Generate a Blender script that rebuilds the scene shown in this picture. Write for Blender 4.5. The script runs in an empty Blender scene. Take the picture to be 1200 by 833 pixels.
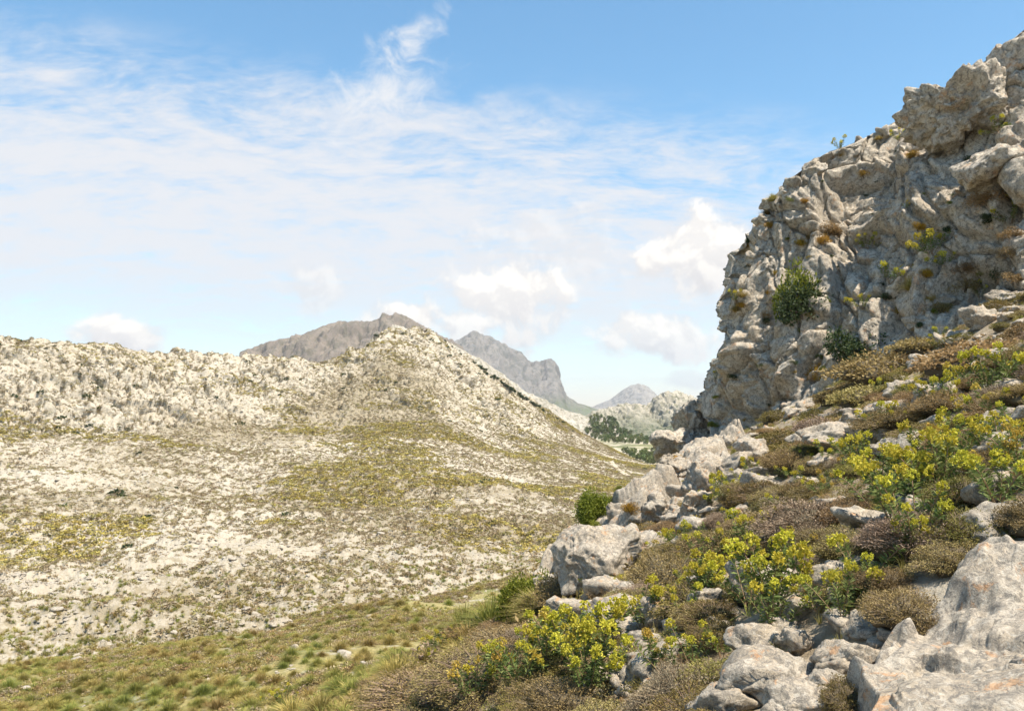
import bpy, bmesh, math, random
import numpy as np
from mathutils import Vector, Matrix, Euler
from mathutils.bvhtree import BVHTree

random.seed(7)
RNG = np.random.default_rng(7)
SC = bpy.context.scene
COL = SC.collection

# ------------------------------------------------------------------ camera, world, sun, exposure
FPX, UC, VH = 942.0, 600.0, 480.0            # focal length in photo pixels, centre column, horizon row
cam_d = bpy.data.cameras.new('camera')
cam = bpy.data.objects.new('camera', cam_d)
COL.objects.link(cam)
cam.location = (0, 0, 0)
cam.rotation_euler = (math.radians(90), 0, 0)
cam_d.sensor_width = 36
cam_d.lens = FPX / 1200 * 36
cam_d.shift_y = (VH - 416.5) / 1200
cam_d.clip_start = 0.05
cam_d.clip_end = 40000
SC.camera = cam

SUN = Vector((0.30, -0.27, 0.915)).normalized()
SUN_EL = math.asin(SUN.z)
SUN_ROT = math.atan2(SUN.x, SUN.y)
sun_d = bpy.data.lights.new('sun', 'SUN')
sun_d.energy = 4.35
sun_d.angle = math.radians(0.53)
sun_d.color = (1.0, 0.91, 0.77)
sun = bpy.data.objects.new('sun', sun_d)
sun.rotation_euler = SUN.to_track_quat('Z', 'Y').to_euler()
COL.objects.link(sun)

SC.view_settings.view_transform = 'Standard'
SC.view_settings.look = 'None'
SC.view_settings.gamma = 1
SC.view_settings.exposure = 1.12
SC.cycles.max_bounces = 6
SC.cycles.diffuse_bounces = 3
SC.cycles.glossy_bounces = 2
SC.cycles.transmission_bounces = 3
SC.cycles.transparent_max_bounces = 6
SC.cycles.volume_bounces = 0
SC.cycles.caustics_reflective = False
SC.cycles.caustics_refractive = False
SC.cycles.use_adaptive_sampling = True
SC.cycles.adaptive_threshold = 0.02


class NT:
    """small helper for building node trees"""
    def __init__(s, tree):
        s.t = tree
        s.n = tree.nodes
        s.l = tree.links

    def new(s, typ, **kw):
        nd = s.n.new(typ)
        for k, v in kw.items():
            setattr(nd, k, v)
        return nd

    def inp(s, sock, v):
        if isinstance(v, bpy.types.NodeSocket):
            s.l.new(v, sock)
        elif v is not None:
            sock.default_value = v

    def m(s, op, a, b=None, c=None, clamp=False):
        nd = s.new('ShaderNodeMath', operation=op, use_clamp=clamp)
        s.inp(nd.inputs[0], a)
        s.inp(nd.inputs[1], b)
        s.inp(nd.inputs[2], c)
        return nd.outputs[0]

    def vm(s, op, a, b=None):
        nd = s.new('ShaderNodeVectorMath', operation=op)
        s.inp(nd.inputs[0], a)
        if op == 'SCALE':
            s.inp(nd.inputs['Scale'], b)
        else:
            s.inp(nd.inputs[1], b)
        return nd.outputs['Value'] if op in ('DOT_PRODUCT', 'LENGTH') else nd.outputs[0]

    def noise(s, vec, scale, detail=4, rough=0.55, dist=0.0, lac=2.0):
        nd = s.new('ShaderNodeTexNoise')
        s.inp(nd.inputs['Vector'], vec)
        nd.inputs['Scale'].default_value = scale
        nd.inputs['Detail'].default_value = detail
        nd.inputs['Roughness'].default_value = rough
        nd.inputs['Distortion'].default_value = dist
        nd.inputs['Lacunarity'].default_value = lac
        return nd.outputs['Fac']

    def voro(s, vec, scale, feature='F1', rand=1.0):
        nd = s.new('ShaderNodeTexVoronoi', feature=feature)
        s.inp(nd.inputs['Vector'], vec)
        nd.inputs['Scale'].default_value = scale
        nd.inputs['Randomness'].default_value = rand
        return nd

    def step(s, x, a, b, lo=0.0, hi=1.0):
        nd = s.new('ShaderNodeMapRange', interpolation_type='SMOOTHSTEP')
        s.inp(nd.inputs['Value'], x)
        s.inp(nd.inputs['From Min'], a)
        s.inp(nd.inputs['From Max'], b)
        s.inp(nd.inputs['To Min'], lo)
        s.inp(nd.inputs['To Max'], hi)
        return nd.outputs[0]

    def mix(s, f, a, b, blend='MIX'):
        nd = s.new('ShaderNodeMix', data_type='RGBA', blend_type=blend)
        s.inp(nd.inputs['Factor'], f)
        for k, v in (('A', a), ('B', b)):
            sk = [q for q in nd.inputs if q.name == k and q.type == 'RGBA'][0]
            if isinstance(v, tuple) and len(v) == 3:
                v = (*v, 1)
            s.inp(sk, v)
        return [q for q in nd.outputs if q.type == 'RGBA'][0]

    def ramp(s, f, stops):
        nd = s.new('ShaderNodeValToRGB')
        el = nd.color_ramp.elements
        while len(el) < len(stops):
            el.new(0.5)
        for e, (p, c) in zip(el, stops):
            e.position = p
            e.color = (*c, 1)
        s.inp(nd.inputs[0], f)
        return nd.outputs[0]

    def mapping(s, vec, scale=(1, 1, 1), rot=(0, 0, 0), loc=(0, 0, 0)):
        nd = s.new('ShaderNodeMapping')
        s.inp(nd.inputs['Vector'], vec)
        nd.inputs['Scale'].default_value = scale
        nd.inputs['Rotation'].default_value = rot
        nd.inputs['Location'].default_value = loc
        return nd.outputs[0]


def pix_dir(u, v):
    return Vector(((u - UC) / FPX, 1.0, (VH - v) / FPX)).normalized()


def build_world():
    w = bpy.data.worlds.new('World')
    SC.world = w
    w.use_nodes = True
    w.node_tree.nodes.clear()
    T = NT(w.node_tree)
    STR = 0.10
    sky = T.new('ShaderNodeTexSky', sky_type='NISHITA')
    sky.sun_disc = False
    sky.sun_elevation = SUN_EL
    sky.sun_rotation = SUN_ROT
    sky.altitude = 400
    sky.air_density = 1.15
    sky.dust_density = 0.2
    sky.ozone_density = 3.0
    d = T.new('ShaderNodeTexCoord').outputs['Generated']
    sep = T.new('ShaderNodeSeparateXYZ')
    T.l.new(d, sep.inputs[0])
    x, y, z = sep.outputs
    el = T.m('ARCSINE', z)
    az = T.m('ARCTAN2', x, y)
    # --- high veil: a sheet of cirrus on a plane overhead
    zz = T.m('ADD', T.m('MAXIMUM', z, 0.0), 0.16)
    cmb = T.new('ShaderNodeCombineXYZ')
    T.l.new(T.m('DIVIDE', x, zz), cmb.inputs[0])
    T.l.new(T.m('DIVIDE', y, zz), cmb.inputs[1])
    p = cmb.outputs[0]
    warp = T.noise(p, 1.1, 3, 0.5)
    pw = T.vm('ADD', p, T.vm('SCALE', d, T.m('MULTIPLY', warp, 0.5)))
    n1 = T.noise(T.mapping(pw, (1.0, 1.6, 1), (0, 0, 0.5)), 5.0, 9, 0.62, 0.25)
    n2 = T.noise(T.mapping(pw, (1, 1, 1), (0, 0, -0.3)), 0.9, 4, 0.5)
    n3 = T.noise(T.mapping(pw, (1.0, 2.2, 1), (0, 0, 0.2)), 17.0, 6, 0.6, 0.3)
    # edge of the sheet: the half-sky that lies below a tilted plane through the viewer
    a, b = pix_dir(-120, -60), pix_dir(1050, 150)
    nrm = a.cross(b).normalized()
    if nrm.z < 0:
        nrm = -nrm
    hgt = T.vm('DOT_PRODUCT', d, tuple(nrm))
    sheet = T.step(T.m('ADD', hgt, T.m('MULTIPLY', T.m('SUBTRACT', n2, 0.5), 0.16)), 0.02, -0.21)
    tex = T.m('ADD', T.m('MULTIPLY', n1, 0.97), T.m('MULTIPLY', n3, 0.36))
    veil = T.step(T.m('ADD', tex, T.m('MULTIPLY', sheet, 0.42)), 0.57, 1.17)
    veil = T.m('MULTIPLY', veil, T.step(sheet, 0.0, 0.35))
    # clearer blue lanes close to the horizon
    low = T.step(T.m('ADD', el, T.m('MULTIPLY', T.m('SUBTRACT', n2, 0.5), 0.12)), 0.04, 0.17, 0.32, 1.0)
    veil = T.m('MULTIPLY', T.m('MULTIPLY', veil, low), 0.92)
    # a brushed wisp standing above the sheet
    wd = pix_dir(455, 95)
    azw, elw = math.atan2(wd.x, wd.y), math.asin(wd.z)
    da, de = T.m('SUBTRACT', az, azw), T.m('SUBTRACT', el, elw)
    ra = T.m('SUBTRACT', T.m('MULTIPLY', da, 0.75), T.m('MULTIPLY', de, 0.66))
    rb = T.m('ADD', T.m('MULTIPLY', da, 0.66), T.m('MULTIPLY', de, 0.75))
    wdst = T.m('SQRT', T.m('ADD', T.m('POWER', T.m('DIVIDE', ra, 0.050), 2.0), T.m('POWER', T.m('DIVIDE', rb, 0.115), 2.0)))
    wn = T.noise(T.mapping(d, (1, 1, 1), (0.3, 0.2, 0.6)), 26.0, 7, 0.62, 0.6)
    wisp = T.step(T.m('ADD', T.m('SUBTRACT', 1.0, wdst), T.m('MULTIPLY', T.m('SUBTRACT', wn, 0.5), 3.2)), 0.0, 1.3, 0.0, 0.85)
    # --- cumulus banks standing round the horizon: (u, v, half width, half height, density)
    banks = []
    for u, v, ru, rv, k in ((592, 352, 62, 50, 0.95), (640, 300, 95, 45, 0.35), (838, 300, 78, 40, 0.95),
                            (780, 396, 66, 22, 0.9), (485, 372, 62, 20, 1.0), (146, 396, 38, 22, 1.0),
                            (545, 380, 60, 22, 0.9), (375, 338, 36, 24, 0.5), (618, 462, 40, 10, .35), (800, 446, 22, 9, .5)):
        c = pix_dir(u, v)
        banks.append((math.atan2(c.x, c.y), math.asin(c.z), 1.05 * ru / FPX, 1.05 * rv / FPX, k))
    rr = random.Random(3)
    for i in range(12):                      # the same kind of bank all the way round
        banks.append((0.85 + i * 0.38, rr.uniform(0.05, 0.22), rr.uniform(0.05, 0.11), rr.uniform(0.02, 0.055), 0.9))
    cn = T.noise(d, 21.0, 9, 0.58, 0.25)
    cn2 = T.noise(T.vm('ADD', d, (0.006, 0.0, 0.010)), 21.0, 5, 0.55, 0.25)
    cum = None
    shade = None
    for a0, e0, r1, r2, k in banks:
        if a0 > math.pi:
            a0 -= 2 * math.pi
        q1 = T.m('POWER', T.m('DIVIDE', T.m('SUBTRACT', az, a0), r1), 2.0)
        q2 = T.m('DIVIDE', T.m('SUBTRACT', el, e0), r2)
        dst = T.m('SQRT', T.m('ADD', q1, T.m('POWER', q2, 2.0)))
        f = T.m('ADD', T.m('SUBTRACT', 1.34, dst), T.m('MULTIPLY', T.m('SUBTRACT', cn, 0.5), 2.9))
        dn = T.m('MULTIPLY', T.step(f, 0.0, 0.65), k)
        cum = dn if cum is None else T.m('MAXIMUM', cum, dn)
        sh = T.m('MULTIPLY', dn, T.step(q2, -0.9, 0.5))
        shade = sh if shade is None else T.m('MAXIMUM', shade, sh)
    lit = T.step(T.m('SUBTRACT', cn, cn2), -0.07, 0.09)
    ccol = T.mix(T.m('MULTIPLY', T.m('ADD', shade, lit), 0.5), (3.75, 3.62, 3.6), (5.6, 5.3, 4.85))
    hs = T.new('ShaderNodeHueSaturation')
    T.l.new(sky.outputs[0], hs.inputs['Color'])
    hs.inputs['Hue'].default_value = 0.487
    hs.inputs['Saturation'].default_value = 1.12
    hs.inputs['Value'].default_value = 0.95
    col = hs.outputs[0]
    col = T.mix(veil, col, (4.15, 4.1, 4.15))
    col = T.mix(wisp, col, (4.4, 4.36, 4.36))
    col = T.mix(cum, col, ccol)
    bg = T.new('ShaderNodeBackground')
    T.l.new(col, bg.inputs[0])
    bg.inputs[1].default_value = STR
    out = T.new('ShaderNodeOutputWorld')
    T.l.new(bg.outputs[0], out.inputs[0])


build_world()

# ------------------------------------------------------------------ numpy noise
def _h(ix, iy, iz, seed):
    h = (ix.astype(np.int64) * 374761393 + iy.astype(np.int64) * 668265263 + iz.astype(np.int64) * 2147483647 + seed * 974634777) & 0xFFFFFFFF
    h = ((h ^ (h >> 13)) * 1274126177) & 0xFFFFFFFF
    h = ((h ^ (h >> 16)) * 2246822519) & 0xFFFFFFFF
    return ((h ^ (h >> 15)) & 0xFFFFFF).astype(np.float32) / np.float32(0xFFFFFF)


def vnoise(P, seed=0):
    F = np.floor(P)
    I = F.astype(np.int64)
    f = (P - F).astype(np.float32)
    w = f * f * f * (f * (f * 6 - 15) + 10)
    r = 0
    for dx in (0, 1):
        wx = w[:, 0] if dx else 1 - w[:, 0]
        for dy in (0, 1):
            wy = w[:, 1] if dy else 1 - w[:, 1]
            for dz in (0, 1):
                wz = w[:, 2] if dz else 1 - w[:, 2]
                r = r + wx * wy * wz * _h(I[:, 0] + dx, I[:, 1] + dy, I[:, 2] + dz, seed)
    return r * 2 - 1


ROT = np.array(Euler((0.6, 0.9, 0.4)).to_matrix())


def fbm(P, octs=4, gain=0.5, seed=0, ridged=False):
    a, r, Q = 1.0, 0, P.copy()
    for o in range(octs):
        n = vnoise(Q, seed + o * 17)
        r = r + a * ((1 - 2 * np.abs(n)) if ridged else n)
        a *= gain
        Q = (Q @ ROT.T) * 2.03 + 11.3
    return r


def blocks(P, seed=0, k=16.0):
    """cellular blocks: distance to the joint, random level and tilted facet of the block a point is in (blended over a narrow seam)"""
    I = np.floor(P).astype(np.int64)
    n = len(P)
    F1 = np.full(n, 9e9, np.float32)
    F2 = np.full(n, 9e9, np.float32)
    sw = np.full(n, 1e-12, np.float32)
    sr = np.zeros(n, np.float32)
    sp_ = np.zeros(n, np.float32)
    for dx in (-1, 0, 1):
        for dy in (-1, 0, 1):
            for dz in (-1, 0, 1):
                c = I + (dx, dy, dz)
                r = np.stack([_h(c[:, 0], c[:, 1], c[:, 2], seed + q) for q in range(3)], 1)
                v = (P - (c + r)).astype(np.float32)
                d = np.sqrt((v * v).sum(1))
                F2 = np.where(d < F1, F1, np.minimum(F2, d))
                F1 = np.minimum(F1, d)
                rr = np.mod(r * 57.31 + r[:, [1, 2, 0]] * 91.7, 1.0)
                w = np.exp(-k * d)
                sw += w
                sr += w * rr[:, 0]
                sp_ += w * (v * (rr - 0.5)).sum(1) * 2
    return F2 - F1, sr / sw, sp_ / sw


def chips(P, seed=0, tilt=1.0, bowl=0.55, lev=0.5):
    """chipped stone: the lower envelope of tilted facets, with sharp convex arrises between them"""
    I = np.floor(P).astype(np.int64)
    h = np.full(len(P), 9e9, np.float32)
    for dx in (-1, 0, 1):
        for dy in (-1, 0, 1):
            for dz in (-1, 0, 1):
                c = I + (dx, dy, dz)
                r = np.stack([_h(c[:, 0], c[:, 1], c[:, 2], seed + q) for q in range(3)], 1)
                v = (P - (c + r)).astype(np.float32)
                rr = np.mod(r * 57.31 + r[:, [1, 2, 0]] * 91.7, 1.0)
                h = np.minimum(h, lev * rr[:, 0] + tilt * (v * (rr - .5)).sum(1) * 2 + bowl * (v * v).sum(1))
    return h - .15


def axes(d, sx, sy, sz):
    """squeeze space along three axes; d is the long axis of the blocks"""
    a = np.array(d, float)
    a /= np.linalg.norm(a)
    b = np.cross(a, [0.2, 1, 0.1])
    b /= np.linalg.norm(b)
    c = np.cross(a, b)
    return np.stack([a * sx, b * sy, c * sz], 1)


def sstep(x, a, b):
    t = np.clip((x - a) / (b - a), 0, 1)
    return t * t * (3 - 2 * t)


# ------------------------------------------------------------------ mesh helpers
def mesh_np(name, V, F, smooth=True, mat=None):
    """V (n,3) array, F (m,k) array"""
    me = bpy.data.meshes.new(name)
    V = np.ascontiguousarray(V, np.float32)
    F = np.ascontiguousarray(F, np.int32)
    m, k = F.shape
    me.vertices.add(len(V))
    me.vertices.foreach_set('co', V.ravel())
    me.loops.add(m * k)
    me.loops.foreach_set('vertex_index', F.ravel())
    me.polygons.add(m)
    me.polygons.foreach_set('loop_start', np.arange(0, m * k, k, dtype=np.int32))
    me.polygons.foreach_set('use_smooth', np.full(m, smooth))
    me.update(calc_edges=True)
    if mat:
        me.materials.append(mat)
    return me


def link(name, data, parent=None, loc=None, rot=None, scl=None):
    o = bpy.data.objects.new(name, data)
    COL.objects.link(o)
    if parent:
        o.parent = parent
    if loc is not None:
        o.location = loc
    if rot is not None:
        o.rotation_euler = rot
    if scl is not None:
        o.scale = (scl,) * 3 if isinstance(scl, (int, float)) else scl
    return o


def tag(o, label, cat, group=None):
    o['label'] = label
    o['category'] = cat
    if group:
        o['group'] = group
    return o


def kind(o, k):
    o['kind'] = k
    return o


def grid_faces(nu, nv):
    i = np.arange((nu - 1) * (nv - 1))
    a = (i // (nv - 1)) * nv + i % (nv - 1)
    return np.stack([a, a + nv, a + nv + 1, a + 1], 1)


def grid_normals(G):
    du = np.gradient(G, axis=0)
    dv = np.gradient(G, axis=1)
    n = np.cross(du, dv)
    return n / np.maximum(np.linalg.norm(n, axis=2, keepdims=True), 1e-9)


# ------------------------------------------------------------------ materials
def new_mat(name):
    m = bpy.data.materials.new(name)
    m.use_nodes = True
    m.node_tree.nodes.clear()
    T = NT(m.node_tree)
    out = T.new('ShaderNodeOutputMaterial')
    return m, T, out


def pbsdf(T, out, col, rough=0.85, normal=None, spec=0.3):
    b = T.new('ShaderNodeBsdfPrincipled')
    T.inp(b.inputs['Base Color'], (*col, 1) if isinstance(col, tuple) else col)
    T.inp(b.inputs['Roughness'], rough)
    b.inputs['Specular IOR Level'].default_value = spec
    if normal is not None:
        T.l.new(normal, b.inputs['Normal'])
    T.l.new(b.outputs[0], out.inputs[0])
    return b


def bump(T, h, strength, dist):
    b = T.new('ShaderNodeBump')
    b.inputs['Strength'].default_value = strength
    b.inputs['Distance'].default_value = dist
    T.l.new(h, b.inputs['Height'])
    return b.outputs[0]


def mat_limestone(name, s=1.0, warm=0.0, orange=0.5, dark=0.5, obj=False, bd=0.02, streak=0.0, tone=1.0):
    """weathered karst limestone: pale stone, grey lichen skin, rusty stains; s = size of the pattern (1 at 1 m)"""
    m, T, out = new_mat(name)
    P = T.new('ShaderNodeNewGeometry').outputs['Position']
    if obj:
        oi = T.new('ShaderNodeObjectInfo')
        P = T.vm('ADD', P, T.vm('SCALE', oi.outputs['Location'], 3.7))
    big = T.noise(P, 0.9 / s, 5, 0.6)
    mid = T.noise(P, 4.5 / s, 7, 0.65, 0.4)
    fine = T.noise(P, 24 / s, 6, 0.7)
    spk = T.voro(T.vm('ADD', P, T.vm('SCALE', T.new('ShaderNodeTexNoise').outputs['Color'], 0.03)), 30 / s).outputs['Distance']
    base = T.mix(T.step(big, 0.3, 0.7), (tone * (0.325 + warm * .05), tone * (0.28 + warm * .01), tone * (0.22 - warm * .03)), (tone * .40, tone * .355, tone * .29))
    mid2 = T.noise(T.vm('ADD', P, (5, 17, 9)), 9.0 / s, 6, 0.7, 0.8)
    c = T.mix(T.step(mid, 0.48, 0.54, 0, 0.6 * dark + .3), base, (0.215, 0.19, 0.155))
    c = T.mix(T.step(mid2, 0.53, 0.58, 0, 0.8), c, (0.155, 0.14, 0.12))
    c = T.mix(T.step(mid2, 0.46, 0.40, 0, 0.7), c, (tone * .47, tone * .425, tone * .355))
    c = T.mix(T.step(fine, 0.55, 0.66, 0, 0.6), c, (0.11, 0.10, 0.09))
    grit = T.noise(P, 80 / s, 3, 0.7)
    c = T.mix(T.step(grit, 0.56, 0.63, 0, 0.45), c, (0.13, 0.105, 0.08))
    c = T.mix(T.step(grit, 0.43, 0.37, 0, 0.4), c, (0.54, 0.48, 0.39))
    c = T.mix(T.step(spk, 0.16, 0.08, 0, 0.5), c, (0.08, 0.075, 0.07))
    if streak:
        st = T.noise(T.mapping(P, (1, 1, .13)), 1.3, 5, .6, .3)
        c = T.mix(T.step(st, .54, .64, 0, streak), c, (0.13, 0.125, 0.12))
    on = T.noise(T.vm('ADD', P, (31, 7, 3)), 2.2 / s, 6, 0.72, 0.3)
    c = T.mix(T.step(on, 0.575, 0.64, 0, orange), c, (0.44, 0.21, 0.07))
    h = T.m('ADD', T.m('ADD', T.m('MULTIPLY', mid, 0.9), T.m('MULTIPLY', mid2, 0.5)), T.m('ADD', T.m('MULTIPLY', fine, 0.4), T.m('MULTIPLY', T.step(spk, 0.0, 0.25), 0.15)))
    pbsdf(T, out, c, 0.9, bump(T, h, 0.9, bd * s))
    return m


def mat_leaf(name, c0, c1, c2=None, trans=0.3, var=0.25, rough=0.6):
    """foliage: colour differs from leaf to leaf and from plant to plant"""
    m, T, out = new_mat(name)
    g = T.new('ShaderNodeNewGeometry')
    oi = T.new('ShaderNodeObjectInfo')
    stops = [(0.0, c0), (1.0, c1)] if c2 is None else [(0.0, c0), (0.6, c1), (1.0, c2)]
    c = T.ramp(g.outputs['Random Per Island'], stops)
    hs = T.new('ShaderNodeHueSaturation')
    T.l.new(c, hs.inputs['Color'])
    T.l.new(T.m('MULTIPLY_ADD', oi.outputs['Random'], 0.05 * var * 4, 0.5 - 0.025 * var * 4), hs.inputs['Hue'])
    T.l.new(T.m('MULTIPLY_ADD', T.m('FRACT', T.m('MULTIPLY', oi.outputs['Random'], 7.31)), 2 * var, 1 - var), hs.inputs['Value'])
    c = hs.outputs[0]
    d = T.new('ShaderNodeBsdfPrincipled')
    T.l.new(c, d.inputs['Base Color'])
    d.inputs['Roughness'].default_value = rough
    d.inputs['Specular IOR Level'].default_value = 0.25
    t = T.new('ShaderNodeBsdfTranslucent')
    T.l.new(c, t.inputs[0])
    mx = T.new('ShaderNodeMixShader')
    mx.inputs[0].default_value = trans
    T.l.new(d.outputs[0], mx.inputs[1])
    T.l.new(t.outputs[0], mx.inputs[2])
    T.l.new(mx.outputs[0], out.inputs[0])
    return m


M = {}
M['rock'] = mat_limestone('limestone_near', 0.4, 0.6, 0.5, 0.6, obj=True, bd=0.06, tone=1.0)
M['cliff'] = mat_limestone('limestone_cliff', 1.1, 0.35, 0.4, 0.25, bd=0.07, streak=.35, tone=1.25)
M['rockfar'] = mat_limestone('limestone_valley', 1.2, 0.1, 0.1, 0.25, obj=True)


def mat_soil():
    m, T, out = new_mat('stony_soil')
    P = T.new('ShaderNodeNewGeometry').outputs['Position']
    sep = T.new('ShaderNodeSeparateXYZ')
    T.l.new(P, sep.inputs[0])
    n1 = T.noise(P, 0.55, 6, 0.6)
    n2 = T.noise(P, 5.0, 6, 0.65, 0.4)
    n3 = T.noise(P, 28, 5, 0.7)
    grass = T.mix(T.step(n2, 0.35, 0.65), (0.20, 0.175, 0.065), (0.36, 0.30, 0.135))
    grass = T.mix(T.step(T.noise(P, 0.16, 4, 0.6), 0.5, 0.62, 0, .7), grass, (0.12, 0.145, 0.05))
    soil = T.mix(T.step(n2, 0.35, 0.65), (0.22, 0.17, 0.11), (0.36, 0.295, 0.21))
    low = T.step(T.m('ADD', sep.outputs[2], T.m('MULTIPLY', n1, 2.5)), -3.2, -5.5)
    c = T.mix(low, soil, grass)
    c = T.mix(T.step(T.m('ADD', n1, T.m('MULTIPLY', n3, 0.25)), 0.70, 0.76, 0, 0.8), c, (0.40, 0.365, 0.30))
    c = T.mix(T.step(n3, 0.5, 0.68, 0, 0.4), c, (0.13, 0.105, 0.06))
    pbsdf(T, out, c, 0.95, bump(T, T.m('ADD', n2, n3), 0.8, 0.05))
    return m


def mat_hill():
    m, T, out = new_mat('karst_hillside')
    P = T.new('ShaderNodeNewGeometry').outputs['Position']
    at = T.new('ShaderNodeAttribute', attribute_name='crag').outputs['Fac']
    sc = T.new('ShaderNodeAttribute', attribute_name='scrub').outputs['Fac']
    n1 = T.noise(P, 0.035, 5, 0.6)
    n2 = T.noise(T.mapping(P, (1, 1, 1.6)), 0.42, 8, 0.68, 0.5)
    n3 = T.noise(P, 2.2, 6, 0.72, 0.2)
    rock = T.mix(T.step(n2, 0.35, 0.65), (0.375, 0.325, 0.25), (0.46, 0.415, 0.335))
    rock = T.mix(T.step(n1, 0.45, 0.65, 0, 0.35), rock, (0.38, 0.32, 0.225))
    rock = T.mix(T.step(n3, 0.54, 0.64, 0, 0.65), rock, (0.20, 0.175, 0.13))
    soil = T.mix(T.step(n3, 0.4, 0.65), (0.20, 0.165, 0.105), (0.30, 0.25, 0.165))
    cover = T.m('ADD', T.m('ADD', T.m('MULTIPLY', n2, 0.75), T.m('MULTIPLY', n3, 0.45)), T.m('MULTIPLY', T.m('SUBTRACT', sc, 0.5), 0.35))
    cover = T.m('SUBTRACT', cover, T.m('MULTIPLY', at, 0.14))
    c = T.mix(T.step(cover, 0.56, 0.66, 0, 0.8), rock, soil)
    h = T.m('ADD', T.m('MULTIPLY', n2, 1.0), T.m('MULTIPLY', n3, 0.4))
    pbsdf(T, out, c, 0.95, bump(T, h, 0.9, 0.5))
    return m


def mat_mountain(name, c0, c1, c2, s, green=None):
    m, T, out = new_mat(name)
    P = T.new('ShaderNodeNewGeometry').outputs['Position']
    sep = T.new('ShaderNodeSeparateXYZ')
    T.l.new(P, sep.inputs[0])
    n1 = T.noise(P, 3 / s, 6, 0.65, 0.4)
    n2 = T.noise(T.mapping(P, (1, 1, .35)), 14 / s, 7, 0.7, 0.3)
    n3 = T.noise(P, 60 / s, 5, 0.7)
    c = T.mix(T.step(n1, 0.35, 0.65), c0, c1)
    c = T.mix(T.step(n2, 0.45, 0.62, 0, 0.75), c, c2)
    c = T.mix(T.step(n3, 0.52, 0.66, 0, 0.6), c, (c2[0] * .6, c2[1] * .65, c2[2] * .6))
    if green:
        z0, z1, gc = green
        f = T.step(T.m('ADD', sep.outputs[2], T.m('MULTIPLY', T.m('SUBTRACT', n1, .5), (z0 - z1) * 1.4)), z0, z1)
        f = T.m('MULTIPLY', f, T.step(n2, 0.66, 0.40))
        c = T.mix(f, c, gc)
    pbsdf(T, out, c, 0.95, bump(T, T.m('ADD', n2, T.m('MULTIPLY', n3, .5)), 1.0, s * 0.02))
    return m


M['soil'] = mat_soil()
M['hill'] = mat_hill()

# ------------------------------------------------------------------ the near slope and the valley floor
def height_near(x, y):
    x = np.asarray(x, np.float64)
    y = np.asarray(y, np.float64)
    P = -1.97 + 0.56 * x - 0.13 * y
    br = 18.0 + 2.1 * np.maximum(x - 0.5, 0)
    d = y - br
    k = np.where(x > 0.5, 0.25 + 0.5 * sstep(x, 0.5, 3.0), 0.25)
    P = P - k * np.logaddexp(0, d / 1.2) * 1.2
    F = -5.98 + 0.095 * x - 0.14 * y
    F = np.maximum(F, -30)
    w = 1.6
    H = w * np.logaddexp(P / w, F / w)
    Q = np.stack([x, y, np.zeros_like(x)], -1).reshape(-1, 3)
    r = np.sqrt(x * x + y * y)
    n = (fbm(Q * 0.32, 3, 0.5, 5) * 0.22 + fbm(Q * 1.7, 3, 0.5, 9) * 0.055).reshape(x.shape)
    n2 = (fbm(Q * 0.09, 3, 0.5, 15)).reshape(x.shape) * 0.8 * sstep(r, 15, 45)
    return H + n + n2


BV = []          # (tree, tag) for ray casting


def add_bvh(V, F, tg):
    BV.append((BVHTree.FromPolygons(V.tolist(), F.tolist()), tg))


def ray(u, v, only=None):
    d = pix_dir(u, v)
    best = None
    for t, tg in BV:
        if only and tg not in only:
            continue
        h, n, i, ds = t.ray_cast(Vector((0, 0, 0)), d)
        if h is not None and (best is None or ds < best[2]):
            best = (h, n if n.dot(d) < 0 else -n, ds, tg)
    return best


az = np.radians(np.linspace(-58, 58, 540))
rr_ = np.concatenate([np.geomspace(1.1, 30, 290, endpoint=False), np.geomspace(30, 115, 130)])
A, R = np.meshgrid(az, rr_, indexing='ij')
X, Y = R * np.sin(A), R * np.cos(A)
Z = height_near(X, Y)
V = np.stack([X, Y, Z], -1).reshape(-1, 3)
F = grid_faces(len(az), len(rr_))[:, ::-1]
kind(link('slope_ground', mesh_np('slope_ground', V, F, True, M['soil'])), 'structure')
i2 = (np.arange(0, len(az), 2)[:, None] * len(rr_) + np.arange(0, len(rr_), 2)[None, :])
add_bvh(V[i2.ravel()], grid_faces(*i2.shape), 'ground')


def gz(x, y):
    return float(height_near(np.array([x]), np.array([y]))[0])


# ------------------------------------------------------------------ the limestone hill across the valley
def lerp_tab(x, tab):
    t = np.array(tab, float)
    return np.interp(x, t[:, 0], t[:, 1])


def smooth1(a, k):
    ker = np.hanning(k + 2)[1:-1]
    ker /= ker.sum()
    return np.convolve(np.pad(a, k // 2, mode='edge'), ker, mode='valid')[:len(a)]


NU, NTT = 840, 430
us = np.linspace(-330, 900, NU)
ridge_v = lerp_tab(us, [(-330, 378), (0, 393), (40, 396), (100, 404), (180, 410), (250, 413), (300, 418), (345, 417), (372, 421), (398, 419),
                        (410, 405), (424, 405), (440, 391), (455, 384), (470, 386), (490, 381), (505, 384), (517, 394), (540, 413), (570, 434),
                        (600, 455), (640, 481), (680, 505), (720, 528), (760, 546), (900, 556)])
ridge_v = smooth1(ridge_v, 9)
ridge_y = smooth1(lerp_tab(us, [(-330, 190), (0, 220), (300, 275), (480, 330), (600, 360), (730, 390), (900, 410)]), 81)
foot_y = smooth1(lerp_tab(us, [(-330, 46), (0, 55), (300, 66), (580, 74), (730, 82), (900, 90)]), 81)
foot_z = smooth1(lerp_tab(us, [(-330, -17.5), (0, -17.2), (300, -17.0), (580, -16.8), (730, -18.0), (900, -19)]), 81)
ridge_z = (VH - ridge_v) / FPX * ridge_y
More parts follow.
